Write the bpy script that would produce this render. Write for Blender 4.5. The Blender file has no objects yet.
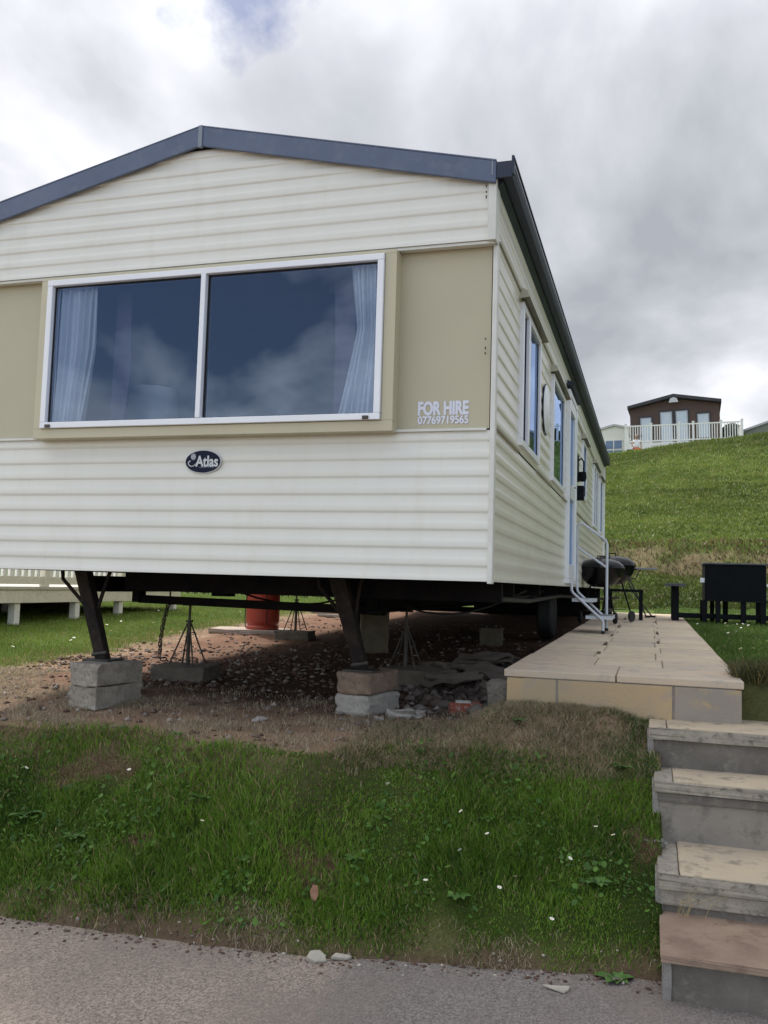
import bpy, math, random
import numpy as np
from mathutils import Vector, Matrix
random.seed(7); RNG = np.random.default_rng(11)
R = math.radians
scene = bpy.context.scene
COL = scene.collection

# ------------------------------------------------------------------ camera, sky, sun, exposure
cam_d = bpy.data.cameras.new('camera'); cam = bpy.data.objects.new('camera', cam_d); COL.objects.link(cam)
cam.location = (0.845, -4.812, -0.027)
cam.rotation_euler = (R(94.62), R(-1.67), R(16.72))
cam_d.sensor_fit = 'VERTICAL'; cam_d.sensor_height = 24.0; cam_d.lens = 887.0 / 1024.0 * 24.0
cam_d.clip_start = 0.05; cam_d.clip_end = 3000
scene.camera = cam

SUN_EL, SUN_AZ = 50.0, -46.0          # elevation; azimuth from +Y towards +X
sd = Vector((math.sin(R(SUN_AZ)) * math.cos(R(SUN_EL)), math.cos(R(SUN_AZ)) * math.cos(R(SUN_EL)), math.sin(R(SUN_EL))))
sun_d = bpy.data.lights.new('sun', 'SUN'); sun_d.energy = 2.7; sun_d.angle = R(10); sun_d.color = (1.0, 0.95, 0.86)
sun = bpy.data.objects.new('sun', sun_d); COL.objects.link(sun)
sun.rotation_euler = sd.to_track_quat('Z', 'Y').to_euler()

w = bpy.data.worlds.new('World'); scene.world = w; w.use_nodes = True
nt = w.node_tree; nt.nodes.clear(); L = nt.links
def N(t, **k):
    n = nt.nodes.new(t)
    for a, b in k.items(): setattr(n, a, b)
    return n
wo = N('ShaderNodeOutputWorld')
sky = N('ShaderNodeTexSky'); sky.sky_type = 'NISHITA'; sky.sun_disc = False
sky.sun_elevation = R(SUN_EL); sky.sun_rotation = R(SUN_AZ)
bg1 = N('ShaderNodeBackground'); bg1.inputs[1].default_value = 0.15; L.new(sky.outputs[0], bg1.inputs[0])
tc = N('ShaderNodeTexCoord'); sep = N('ShaderNodeSeparateXYZ'); L.new(tc.outputs['Generated'], sep.inputs[0])
def M(op, a, b=None, c=None, clamp=False):
    n = N('ShaderNodeMath', operation=op); n.use_clamp = clamp
    for i, v in enumerate((a, b, c)):
        if v is None: continue
        if isinstance(v, (int, float)): n.inputs[i].default_value = v
        else: L.new(v, n.inputs[i])
    return n.outputs[0]
zc = M('ADD', M('MAXIMUM', sep.outputs[2], 0.0), 0.5)
px = M('DIVIDE', sep.outputs[0], zc); py = M('DIVIDE', sep.outputs[1], zc)
comb = N('ShaderNodeCombineXYZ'); L.new(px, comb.inputs[0]); L.new(py, comb.inputs[1])
def noise(vec, scale, detail, rough, dist=0.0, off=(0, 0, 0)):
    mp = N('ShaderNodeMapping'); mp.inputs[1].default_value = off; L.new(vec, mp.inputs[0])
    n = N('ShaderNodeTexNoise'); n.inputs['Scale'].default_value = scale; n.inputs['Detail'].default_value = detail
    n.inputs['Roughness'].default_value = rough; n.inputs['Distortion'].default_value = dist
    L.new(mp.outputs[0], n.inputs['Vector']); return n.outputs[0]
n1 = noise(comb.outputs[0], 2.1, 10, 0.5, 0.35, (9.0, 61.0, 0))
n2 = noise(comb.outputs[0], 0.8, 3, 0.5, 0.0, (3.0, 21.0, 0))
# thin bright cloud towards the sun (left), heavier grey-blue cloud to the right
lit = M('MULTIPLY_ADD', sep.outputs[0], -0.62, -0.02)
shade = M('ADD', M('MULTIPLY_ADD', n1, 3.6, -1.28), M('ADD', lit, M('MULTIPLY_ADD', n2, 0.7, -0.35)))
ramp = N('ShaderNodeValToRGB'); L.new(shade, ramp.inputs[0]); e = ramp.color_ramp.elements
e[0].position = 0.10; e[0].color = (0.275, 0.288, 0.318, 1)
e[1].position = 0.98; e[1].color = (0.64, 0.65, 0.68, 1)
for p, c in ((0.38, (0.355, 0.369, 0.398, 1)), (0.62, (0.445, 0.455, 0.495, 1))):
    q = e.new(p); q.color = c
vd = N('ShaderNodeVectorMath', operation='DISTANCE'); L.new(tc.outputs['Generated'], vd.inputs[0]); vd.inputs[1].default_value = (-0.372, 0.742, 0.566)
hole = M('SUBTRACT', 1.0, M('MULTIPLY_ADD', M('ADD', vd.outputs['Value'], M('MULTIPLY_ADD', noise(tc.outputs['Generated'], 16.0, 6, 0.6), 0.20, -0.10)), 14.0, -0.05, clamp=True), clamp=True)
gap = N('ShaderNodeMixRGB'); L.new(M('MULTIPLY', hole, 0.75), gap.inputs[0]); L.new(ramp.outputs[0], gap.inputs[1]); gap.inputs[2].default_value = (0.15, 0.19, 0.33, 1)   # thin gap of blue
warm = N('ShaderNodeMixRGB', blend_type='MULTIPLY'); L.new(gap.outputs[0], warm.inputs[1]); warm.inputs[2].default_value = (1.06, 0.99, 0.86, 1)   # sunlit cloud behind and overhead
L.new(M('MULTIPLY_ADD', sep.outputs[1], -2.2, 1.1, clamp=True), warm.inputs[0])
bg2 = N('ShaderNodeBackground'); L.new(warm.outputs[0], bg2.inputs[0])
back = M('ADD', M('MULTIPLY', M('MAXIMUM', M('SUBTRACT', 0.35, sep.outputs[1]), 0.0), 2.15), M('MULTIPLY_ADD', M('MAXIMUM', M('SUBTRACT', sep.outputs[2], 0.5), 0.0), 1.6, 1.0))     # brighter cloud behind the photographer
L.new(M('MAXIMUM', M('MULTIPLY', back, 1.0), 0.95), bg2.inputs[1])
n3 = noise(comb.outputs[0], 2.0, 8, 0.52, 0.3, (17.0, 9.0, 3.0))
behind = M('MULTIPLY', sep.outputs[1], -1.0)
cover = M('SUBTRACT', M('MULTIPLY_ADD', n3, 8.0, -3.30), M('MULTIPLY', behind, 1.0))  # broken cloud behind, closed cloud ahead
cover = M('MAXIMUM', M('MINIMUM', cover, 0.97), 0.10)
cover = M('MAXIMUM', cover, M('MULTIPLY_ADD', sep.outputs[1], 6.0, -0.2), clamp=True)
mx = N('ShaderNodeMixShader'); L.new(cover, mx.inputs[0]); L.new(bg1.outputs[0], mx.inputs[1]); L.new(bg2.outputs[0], mx.inputs[2])
L.new(mx.outputs[0], wo.inputs[0])

vs = scene.view_settings; scene.display_settings.display_device = 'sRGB'
vs.view_transform = 'Standard'; vs.look = 'None'; vs.gamma = 1.0; vs.exposure = 0.70; vs.use_curve_mapping = False
scene.render.engine = 'CYCLES'
scene.cycles.max_bounces = 6; scene.cycles.transparent_max_bounces = 8

# ------------------------------------------------------------------ material helpers
def srgb(r, g, b):
    f = lambda c: (c / 255 / 12.92) if c / 255 <= 0.04045 else ((c / 255 + 0.055) / 1.055) ** 2.4
    return (f(r), f(g), f(b), 1)
MATS = {}
def mat(name, c1, c2=None, scale=5.0, rough=0.6, bump=0.0, bscale=60.0, metal=0.0, stretch=(1, 1, 1), detail=5, spots=None, spec=0.5, c3=None):
    """principled surface: two-colour noise (patches c2 over c1), fine bump, optional grime c3"""
    if name in MATS: return MATS[name]
    m = bpy.data.materials.new(name); m.use_nodes = True; t = m.node_tree; b = t.nodes['Principled BSDF']
    b.inputs['Roughness'].default_value = rough; b.inputs['Metallic'].default_value = metal
    b.inputs['Specular IOR Level'].default_value = spec
    tc = t.nodes.new('ShaderNodeTexCoord'); mp = t.nodes.new('ShaderNodeMapping'); mp.inputs['Scale'].default_value = stretch
    t.links.new(tc.outputs['Object'], mp.inputs[0])
    def ns(s, d, r=0.6):
        n = t.nodes.new('ShaderNodeTexNoise'); n.inputs['Scale'].default_value = s; n.inputs['Detail'].default_value = d
        n.inputs['Roughness'].default_value = r; t.links.new(mp.outputs[0], n.inputs['Vector']); return n.outputs[0]
    col = None
    if c2:
        r = t.nodes.new('ShaderNodeValToRGB'); t.links.new(ns(scale, detail), r.inputs[0])
        r.color_ramp.elements[0].position = 0.35; r.color_ramp.elements[0].color = (*c1[:3], 1)
        r.color_ramp.elements[1].position = 0.65; r.color_ramp.elements[1].color = (*c2[:3], 1)
        col = r.outputs[0]
        if c3:
            r2 = t.nodes.new('ShaderNodeValToRGB'); t.links.new(ns(scale * 3.1, 8, 0.7), r2.inputs[0])
            r2.color_ramp.elements[0].position = 0.52; r2.color_ramp.elements[0].color = (0, 0, 0, 1)
            r2.color_ramp.elements[1].position = 0.68; r2.color_ramp.elements[1].color = (1, 1, 1, 1)
            mxr = t.nodes.new('ShaderNodeMixRGB'); t.links.new(r2.outputs[0], mxr.inputs[0]); t.links.new(col, mxr.inputs[1]); mxr.inputs[2].default_value = (*c3[:3], 1)
            col = mxr.outputs[0]
        t.links.new(col, b.inputs['Base Color'])
    else: b.inputs['Base Color'].default_value = (*c1[:3], 1)
    if bump:
        bn = t.nodes.new('ShaderNodeBump'); bn.inputs['Strength'].default_value = bump; bn.inputs['Distance'].default_value = 0.01
        t.links.new(ns(bscale, 6, 0.7), bn.inputs['Height']); t.links.new(bn.outputs[0], b.inputs['Normal'])
    MATS[name] = m; return m
def attr_mat(name, rough=0.8, trans=0.0, bump=0.0, bscale=40, spec=0.3):
    if name in MATS: return MATS[name]
    m = bpy.data.materials.new(name); m.use_nodes = True; t = m.node_tree; b = t.nodes['Principled BSDF']
    a = t.nodes.new('ShaderNodeAttribute'); a.attribute_name = 'col'
    b.inputs['Roughness'].default_value = rough; b.inputs['Specular IOR Level'].default_value = spec
    t.links.new(a.outputs['Color'], b.inputs['Base Color'])
    if trans:
        tr = t.nodes.new('ShaderNodeBsdfTranslucent'); t.links.new(a.outputs['Color'], tr.inputs[0])
        mxs = t.nodes.new('ShaderNodeMixShader'); mxs.inputs[0].default_value = trans
        t.links.new(b.outputs[0], mxs.inputs[1]); t.links.new(tr.outputs[0], mxs.inputs[2])
        t.links.new(mxs.outputs[0], t.nodes['Material Output'].inputs[0])
    if bump:
        tc = t.nodes.new('ShaderNodeTexCoord'); n = t.nodes.new('ShaderNodeTexNoise'); n.inputs['Scale'].default_value = bscale; n.inputs['Detail'].default_value = 8
        t.links.new(tc.outputs['Object'], n.inputs['Vector'])
        bn = t.nodes.new('ShaderNodeBump'); bn.inputs['Strength'].default_value = bump; bn.inputs['Distance'].default_value = 0.02
        t.links.new(n.outputs[0], bn.inputs['Height']); t.links.new(bn.outputs[0], b.inputs['Normal'])
    MATS[name] = m; return m
def glass(name, tint=(0.45, 0.5, 0.6), refl=1.0, rough=0.0):
    m = bpy.data.materials.new(name); m.use_nodes = True; t = m.node_tree; t.nodes.clear()
    o = t.nodes.new('ShaderNodeOutputMaterial'); g = t.nodes.new('ShaderNodeBsdfGlossy'); g.inputs['Roughness'].default_value = rough
    g.inputs[0].default_value = (0.50, 0.67, 1, 1)
    tr = t.nodes.new('ShaderNodeBsdfTransparent'); tr.inputs[0].default_value = (*tint, 1)
    f = t.nodes.new('ShaderNodeFresnel'); f.inputs[0].default_value = 1.5
    mu = t.nodes.new('ShaderNodeMath'); mu.operation = 'MULTIPLY'; mu.inputs[1].default_value = refl; mu.use_clamp = True
    t.links.new(f.outputs[0], mu.inputs[0])
    x = t.nodes.new('ShaderNodeMixShader'); t.links.new(mu.outputs[0], x.inputs[0]); t.links.new(tr.outputs[0], x.inputs[1]); t.links.new(g.outputs[0], x.inputs[2])
    t.links.new(x.outputs[0], o.inputs[0]); return m

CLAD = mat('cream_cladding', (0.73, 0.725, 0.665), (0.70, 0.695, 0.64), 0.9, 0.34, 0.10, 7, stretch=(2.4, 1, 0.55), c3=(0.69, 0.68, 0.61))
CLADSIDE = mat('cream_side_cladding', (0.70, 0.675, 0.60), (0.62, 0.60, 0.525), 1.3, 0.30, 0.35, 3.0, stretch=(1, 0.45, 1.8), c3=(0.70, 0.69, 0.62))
SAGE = mat('sage_panel', (0.47, 0.435, 0.31), (0.44, 0.405, 0.29), 1.5, 0.5, 0.05, 5)
SAGE2 = mat('sage_surround', (0.52, 0.48, 0.34), (0.49, 0.45, 0.32), 1.5, 0.45, 0.03, 5)
SLATE = mat('blue_grey_fascia', (0.075, 0.10, 0.165), (0.10, 0.128, 0.20), 3, 0.4, 0.05, 20, c3=(0.12, 0.145, 0.20))
GUTTER = mat('dark_gutter', (0.028, 0.036, 0.06), (0.038, 0.048, 0.078), 3, 0.5, spec=.25)
ROOFM = mat('grey_roof_sheet', (0.16, 0.17, 0.19), (0.2, 0.21, 0.22), 3, 0.6)
UPVC = mat('white_upvc', (0.80, 0.82, 0.86), (0.76, 0.78, 0.82), 4, 0.3)
TRIM = mat('pale_trim', (0.68, 0.68, 0.64), (0.6, 0.6, 0.55), 8, 0.45)
HOOD = mat('brown_hood', (0.16, 0.15, 0.11), (0.2, 0.19, 0.14), 6, 0.5)
CHAS = mat('black_chassis', (0.006, 0.006, 0.008), (0.014, 0.012, 0.011), 6, 0.9, 0.3, 30, spec=0.12)
LEGM = mat('dark_leg_steel', (0.014, 0.012, 0.012), (0.03, 0.023, 0.019), 9, 0.85, 0.5, 30, c3=(0.045, 0.034, 0.026), spec=.2)
STEEL = mat('dull_galvanised', (0.08, 0.072, 0.065), (0.045, 0.038, 0.034), 20, 0.5, 0.2, 60, metal=0.4)
RUBBER = mat('black_rubber', (0.012, 0.012, 0.013), (0.02, 0.02, 0.02), 20, 0.8, 0.2, 60)
BLACK = mat('black_paint', (0.004, 0.005, 0.007), (0.007, 0.008, 0.011), 5, 0.6, 0.15, 30, spec=.12)
ENAMEL = mat('black_enamel', (0.003, 0.0035, 0.005), None, rough=0.2, spec=.3)
CHROME = mat('chrome', (0.6, 0.6, 0.6), None, rough=0.25, metal=1.0)
ALU = mat('white_coated_tube', (0.62, 0.65, 0.70), (0.5, 0.53, 0.58), 12, 0.4)
CONC = mat('grey_block_concrete', (0.26, 0.232, 0.195), (0.38, 0.34, 0.285), 14, 0.95, 1.0, 90, c3=(0.16, 0.14, 0.12))
CONCL = mat('light_block_concrete', (0.33, 0.31, 0.28), (0.42, 0.395, 0.355), 14, 0.95, 1.0, 90, c3=(0.27, 0.25, 0.22))
CONCB = mat('brown_block_concrete', (0.19, 0.135, 0.10), (0.28, 0.20, 0.15), 14, 0.95, 1.0, 90, c3=(0.14, 0.10, 0.075))
CONCD = mat('dark_block_concrete', (0.10, 0.085, 0.07), (0.15, 0.125, 0.10), 12, 0.95, 0.8, 70)
WHITEP = mat('white_paint', (0.78, 0.78, 0.76), (0.7, 0.7, 0.66), 6, 0.5)
CREAMP = mat('weathered_cream_timber', (0.60, 0.58, 0.47), (0.68, 0.66, 0.56), 5, 0.7, 0.2, 30, c3=(0.5, 0.48, 0.38))

# ------------------------------------------------------------------ mesh helpers
def link_mesh(name, me, m, parent=None):
    o = bpy.data.objects.new(name, me); COL.objects.link(o)
    if m is not None: me.materials.append(m)
    if parent is not None: o.parent = parent
    return o
class MB:
    def __init__(s): s.v = []; s.f = []
    def add(s, vs, fs):
        n = len(s.v); s.v += [tuple(v) for v in vs]; s.f += [tuple(i + n for i in f) for f in fs]; return s
    def box(s, x0, x1, y0, y1, z0, z1, mtx=None):
        vs = [Vector(p) for p in ((x0, y0, z0), (x1, y0, z0), (x1, y1, z0), (x0, y1, z0), (x0, y0, z1), (x1, y0, z1), (x1, y1, z1), (x0, y1, z1))]
        if mtx is not None: vs = [mtx @ v for v in vs]
        return s.add(vs, [(0, 3, 2, 1), (4, 5, 6, 7), (0, 1, 5, 4), (1, 2, 6, 5), (2, 3, 7, 6), (3, 0, 4, 7)])
    def beam(s, p0, p1, w, h, roll=0.0):
        p0 = Vector(p0); p1 = Vector(p1); d = p1 - p0; q = d.to_track_quat('Z', 'Y').to_matrix().to_4x4()
        m = Matrix.Translation(p0) @ q @ Matrix.Rotation(roll, 4, 'Z')
        return s.box(-w / 2, w / 2, -h / 2, h / 2, 0, d.length, m)
    def tube(s, pts, r, seg=10, cap=True):
        pts = [Vector(p) for p in pts]; n = len(pts); rs = r if isinstance(r, (list, tuple)) else [r] * n
        rings = []; up = None
        for i, p in enumerate(pts):
            d = (pts[min(i + 1, n - 1)] - pts[max(i - 1, 0)]).normalized()
            if up is None: up = d.orthogonal().normalized()
            else: up = (up - d * up.dot(d)).normalized()
            b = d.cross(up)
            rings.append([p + (up * math.cos(2 * math.pi * k / seg) + b * math.sin(2 * math.pi * k / seg)) * rs[i] for k in range(seg)])
        vs = [v for ring in rings for v in ring]; fs = []
        for i in range(n - 1):
            for k in range(seg):
                a = i * seg + k; b2 = i * seg + (k + 1) % seg; fs.append((a, b2, b2 + seg, a + seg))
        if cap: fs.append(tuple(range(seg))[::-1]); fs.append(tuple((n - 1) * seg + k for k in range(seg)))
        return s.add(vs, fs)
    def lathe(s, prof, c=(0, 0, 0), seg=28, axis='Z', mtx=None):
        vs = []; fs = []
        for (r, z) in prof:
            for k in range(seg):
                a = 2 * math.pi * k / seg; x, y = r * math.cos(a), r * math.sin(a)
                v = {'Z': (x, y, z), 'X': (z, x, y), 'Y': (x, z, y)}[axis]
                v = Vector(v)
                if mtx is not None: v = mtx @ v
                vs.append(v + Vector(c))
        for i in range(len(prof) - 1):
            for k in range(seg):
                a = i * seg + k; b = i * seg + (k + 1) % seg; fs.append((a, b, b + seg, a + seg))
        if prof[0][0] > 1e-4: fs.append(tuple(range(seg))[::-1])
        if prof[-1][0] > 1e-4: fs.append(tuple((len(prof) - 1) * seg + k for k in range(seg)))
        return s.add(vs, fs)
    def prism(s, poly, a, b, axis='Y'):
        """poly in the plane across `axis`, extruded from a to b"""
        n = len(poly)
        def P(p, t): return {'Y': (p[0], t, p[1]), 'X': (t, p[0], p[1]), 'Z': (p[0], p[1], t)}[axis]
        vs = [P(p, a) for p in poly] + [P(p, b) for p in poly]
        fs = [tuple(range(n)), tuple(range(2 * n - 1, n - 1, -1))] + [(i, i + n, (i + 1) % n + n, (i + 1) % n) for i in range(n)]
        return s.add(vs, fs)
    def build(s, name, m, parent=None, smooth=None, bevel=0.0, loc=None):
        me = bpy.data.meshes.new(name); vv = s.v
        if loc is not None: vv = [(x - loc[0], y - loc[1], z - loc[2]) for x, y, z in s.v]
        me.from_pydata(vv, [], s.f); me.validate()
        import bmesh
        bm = bmesh.new(); bm.from_mesh(me); bmesh.ops.recalc_face_normals(bm, faces=bm.faces); bm.to_mesh(me); bm.free()
        if smooth:
            me.shade_smooth(); me.set_sharp_from_angle(angle=R(smooth))
        o = link_mesh(name, me, m, parent)
        if loc is not None: o.location = loc
        if bevel:
            b = o.modifiers.new('bevel', 'BEVEL'); b.width = bevel; b.segments = 2; b.limit_method = 'ANGLE'; b.angle_limit = R(40)
        return o
def tag(o, label=None, cat=None, group=None, kind=None):
    if label: o['label'] = label
    if cat: o['category'] = cat
    if group: o['group'] = group
    if kind: o['kind'] = kind
    return o
def empty(name, loc, label, cat, group=None, rz=0.0):
    o = bpy.data.objects.new(name, None); COL.objects.link(o); o.location = loc; o.rotation_euler.z = rz; o.empty_display_size = 0.1
    return tag(o, label, cat, group)
def kids(o): return [c for c in COL.objects if c.parent is o]
def copy_tree(o, parent=None):
    c = o.copy(); COL.objects.link(c); c.parent = parent
    for ch in kids(o): copy_tree(ch, c)
    return c
def rough_block(w, d, h, seed, amp=0.006, cuts=3, chip=0.0):
    cuts = max(cuts, 4) if cuts != 2 and cuts != 3 else cuts
    """a cast block / stone slab with uneven worn faces, base at z 0"""
    import bmesh
    bm = bmesh.new(); bmesh.ops.create_cube(bm, size=1.0)
    bmesh.ops.subdivide_edges(bm, edges=bm.edges, cuts=cuts, use_grid_fill=True)
    rr = random.Random(seed)
    for v in bm.verts:
        e = sum(abs(abs(c) - 0.5) < 1e-4 for c in v.co)
        v.co = Vector((v.co.x * w, v.co.y * d, (v.co.z + 0.5) * h))
        k = amp * (1.0 + 1.2 * (e - 1))
        v.co += Vector((rr.uniform(-k, k), rr.uniform(-k, k), rr.uniform(-k, k) * 0.7))
        if chip and e == 3: v.co *= 1 - rr.uniform(0, chip)
    me = bpy.data.meshes.new('block'); bm.to_mesh(me); bm.free(); return me
def block_obj(name, w, d, h, m, loc, rz=0, seed=1, amp=0.004, parent=None, tilt=(0, 0), bev=0.008, cuts=4, chip=0.0):
    o = link_mesh(name, rough_block(w, d, h, seed, amp, cuts, chip), m, parent); o.data.name = name
    o.location = loc; o.rotation_euler = (tilt[0], tilt[1], rz)
    b = o.modifiers.new('bevel', 'BEVEL'); b.width = bev; b.segments = 2; b.limit_method = 'ANGLE'; b.angle_limit = R(45)
    return o
def text_obj(name, s, size, m, parent, loc, rot, width=None, height=None, extrude=0.002, offset=0.0, shear=0.0, bold=0.0):
    c = bpy.data.curves.new(name, 'FONT'); c.body = s; c.size = size; c.extrude = extrude; c.offset = offset; c.align_x = 'CENTER'; c.align_y = 'CENTER'; c.shear = shear
    t = bpy.data.objects.new(name, c); COL.objects.link(t)
    dg = bpy.context.evaluated_depsgraph_get(); me = bpy.data.meshes.new_from_object(t.evaluated_get(dg)); bpy.data.objects.remove(t)
    v = np.empty(len(me.vertices) * 3); me.vertices.foreach_get('co', v); v = v.reshape(-1, 3)
    lo, hi = v.min(0), v.max(0); v[:, :2] -= (lo[:2] + hi[:2]) / 2
    if width: v[:, 0] *= width / (hi[0] - lo[0])
    if height: v[:, 1] *= height / (hi[1] - lo[1])
    me.vertices.foreach_set('co', v.ravel())
    if bold:
        fs = [list(p.vertices) for p in me.polygons]; n0 = len(v); vs = []; ff = []
        for i, (a, b) in enumerate(((0, 0), (bold, 0), (-bold, 0), (0, bold), (0, -bold))):
            vs += [(x + a, y + b, z + i * .00012) for x, y, z in v]; ff += [[k + i * n0 for k in f] for f in fs]
        me = bpy.data.meshes.new(name); me.from_pydata(vs, [], ff)
    me.materials.clear()
    o = link_mesh(name, me, m, parent); me.name = name; o.location = loc; o.rotation_euler = rot; return o

# ------------------------------------------------------------------ terrain
def vnoise(x, y, seed=0):
    x = np.asarray(x, float); y = np.asarray(y, float)
    xi = np.floor(x).astype(np.int64); yi = np.floor(y).astype(np.int64); xf = x - xi; yf = y - yi
    def h(a, b):
        n = (a * 374761393 + b * 668265263 + seed * 1442695041) & 0x7fffffff
        n = ((n ^ (n >> 13)) * 1274126177) & 0x7fffffff
        return ((n ^ (n >> 16)) & 0xffff) / 65535.0
    u = xf * xf * (3 - 2 * xf); v = yf * yf * (3 - 2 * yf)
    return (h(xi, yi) * (1 - u) + h(xi + 1, yi) * u) * (1 - v) + (h(xi, yi + 1) * (1 - u) + h(xi + 1, yi + 1) * u) * v
def fbm(x, y, s, oct=4, seed=0):
    t = 0; a = 0.5; f = s
    for i in range(oct): t = t + a * vnoise(x * f, y * f, seed + i * 7); a *= 0.5; f *= 2.03
    return t / (1 - 0.5 ** oct) - 0.5
def sstep(a, b, x): t = np.clip((x - a) / (b - a), 0, 1); return t * t * (3 - 2 * t)
def road_edge(X):            # y of the foot of the bank
    return np.interp(X, (-30, -6, -2.1, -0.57, 0.25, 0.9, 2.5, 30), (-3.6, -1.9, -1.33, -1.22, -1.04, -0.9, -0.6, 2.0)) + 0.15 * fbm(X, X * 0, 2.2, 5, 3)
def bank_top(X):
    return np.interp(X, (-30, -6, -2.7, -1.9, -1.5, -0.8, -0.5, 0.0, 0.5, 0.95, 1.3, 30), (-3.0, -1.2, -0.45, -0.33, -0.62, -0.60, -0.25, -0.22, 0.0, 0.15, 0.55, 0.6)) + 0.12 * fbm(X, X * 0, 2.7, 3, 9)
def height(X, Y):
    X = np.asarray(X, float); Y = np.asarray(Y, float)
    re = road_edge(X); bt = bank_top(X)
    # plateau under the caravan and behind it, then hill
    pl = np.interp(Y, (-2, 0.0, 0.6, 3, 6, 10, 14, 17, 19.2, 20.6, 42.5, 44, 46.3, 48.5, 52, 60, 140), (-0.93, -0.885, -0.855, -0.80, -0.70, -0.60, -0.40, 0.02, 0.45, 1.25, 7.25, 7.50, 7.15, 7.5, 7.95, 8.5, 10.5))
    lawn = np.interp(Y, (0.2, 0.50, 5, 12, 14, 17, 19.2, 20.6, 42.5, 44, 46.3, 48.5, 52, 60, 140), (-0.70, -0.525, -0.48, -0.45, -0.34, 0.06, 0.45, 1.25, 7.25, 7.50, 7.15, 7.5, 7.95, 8.5, 10.5))
    right = sstep(0.85, 1.30, X)
    front = sstep(-0.3, 0.1, X) * sstep(1.8, 0.5, Y) * sstep(bt + 0.0, bt + 0.40, Y)
    base = pl * (1 - right) + np.where(Y < 0.75, np.maximum(lawn, -0.72), lawn) * right
    base = base + 0.07 * sstep(-5.0, -6.2, X) * sstep(14, 10, Y) * sstep(-0.5, 1, Y)
    base = base + front * (1 - right) * 0.15
    tilt = np.clip(X, -8, 14) * sstep(20, 45, Y) * 0.118
    und = 0.035 * fbm(X, Y, 1.6, 4, 21) * (1 - 0.7 * right * sstep(0.8, 1.4, Y)) + 0.5 * fbm(X, Y, 0.16, 4, 5) * sstep(19, 26, Y) + 0.22 * fbm(X, Y, 0.6, 4, 55) * sstep(18.5, 20, Y)
    top = base + tilt + und
    top = np.where((Y > 17) & (Y < 22), top + 0.30 * fbm(X, Y, 1.3, 4, 61), top)
    t = np.clip((Y - re) / np.maximum(bt - re, 0.15), 0, 1)
    prof = t ** 0.85
    prof = prof * (1 - 0.10 * np.sin(prof * math.pi))
    bank = -1.60 + (top + 1.60) * prof + np.sin(t * math.pi) * (0.13 * fbm(X, Y, 2.3, 4, 33) + 0.05 * fbm(X, Y, 7, 3, 35))
    below = -1.615 + 0.0 * X
    z = np.where(Y < re, below, np.where(Y < bt, bank, top))
    cap = np.interp(Y, (-1.1, -0.66, -0.16, 0.16, 0.5, 0.62), (-1.50, -1.30, -1.02, -0.82, -0.75, -0.6)); z = np.where((Y < 0.6) & (Y > -1.25), z + (np.minimum(z, cap) - z) * sstep(0.66, 0.80, X), z)
    # sunk just below the patio slab and the steps so they sit in the ground
    z = np.where((X > 0.03) & (X < 1.30) & (Y > 0.52) & (Y < 11.3), np.minimum(z, -0.66), z)
    z = np.where((X > 0.90) & (X < 2.0) & (Y < 0.62) & (Y > -1.2), np.minimum(z, -1.64), z)
    return z
def zg(x, y): return float(height(np.array([x]), np.array([y]))[0])
def grass_edge(Y): return np.interp(Y, (-0.6, 0.3, 1.35, 3.3, 7, 12), (-3.6, -3.9, -4.2, -4.5, -4.9, -5.2)) + 0.35 * fbm(Y, Y * 0, 1.3, 4, 14)
def earthness(X, Y):
    """1 bare earth, 0 grass"""
    bt = bank_top(X); n = fbm(X, Y, 2.6, 4, 41)
    e = sstep(-0.18, 0.10, X - grass_edge(Y) + 0.5 * n) * sstep(-0.10, 0.10, Y - bt + 0.25 * n) * sstep(1.32, 1.22, X) * sstep(12.8, 12.2, Y + n)
    for (cx, cy, rx, ry) in ((-2.05, -0.60, 0.24, 0.11), (-0.62, -0.93, 0.15, 0.07), (-1.45, -0.95, 0.12, 0.05), (-2.6, -0.85, 0.16, 0.05), (0.80, -0.35, 0.08, 0.12)):
        e = np.maximum(e, 0.80 * sstep(1.5, 0.2, np.hypot((X - cx) / rx, (Y - cy) / ry) + 3.2 * fbm(X, Y, 7, 4, 42)))
    e = np.maximum(e, sstep(0.07, -0.02, Y - road_edge(X) - 0.015 + 0.22 * n))       # crumbling foot of the bank
    e = np.maximum(e, 0.72 * sstep(18.6, 19.1, Y) * sstep(20.5, 20.0, Y + 2.5 * n) * sstep(-0.22, 0.1, fbm(X, Y, 0.7, 4, 71) + 0.06))
    return np.clip(e, 0, 1)
def dryness(X, Y):
    bt = bank_top(X); n = fbm(X, Y, 3.0, 4, 43)
    d = sstep(-0.35, -0.02, Y - bt + 0.5 * n) * sstep(1.15, 0.45, Y + 0.9 * n - 0.25 * np.clip(X, 0, 1.2))
    d = np.maximum(d, sstep(1.0, 0.5, np.abs(X - grass_edge(Y)) / 0.55 + n) * 0.9 * (Y > -0.3))
    d = np.maximum(d, 0.5 * sstep(17.8, 18.5, Y) * sstep(21.0, 20.2, Y + n))
    d = np.maximum(d, 0.35 * sstep(0.1, 0.35, fbm(X, Y, 0.9, 4, 77)))
    d = np.maximum(d, sstep(0.12, 0.0, Y - road_edge(X) - 0.05 + 0.2 * n))
    return np.clip(d, 0, 1)
def axis(segs):
    out = []
    for a, b, s in segs: out += list(np.arange(a, b - s * 0.5, s))
    out.append(segs[-1][1]); return np.array(out)
gx = np.concatenate([-np.geomspace(600, 9.5, 26), axis([(-9, -4.6, .12), (-4.6, 1.8, .035), (1.8, 4, .12), (4, 16, .4)]), np.geomspace(17, 600, 22)])
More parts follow.
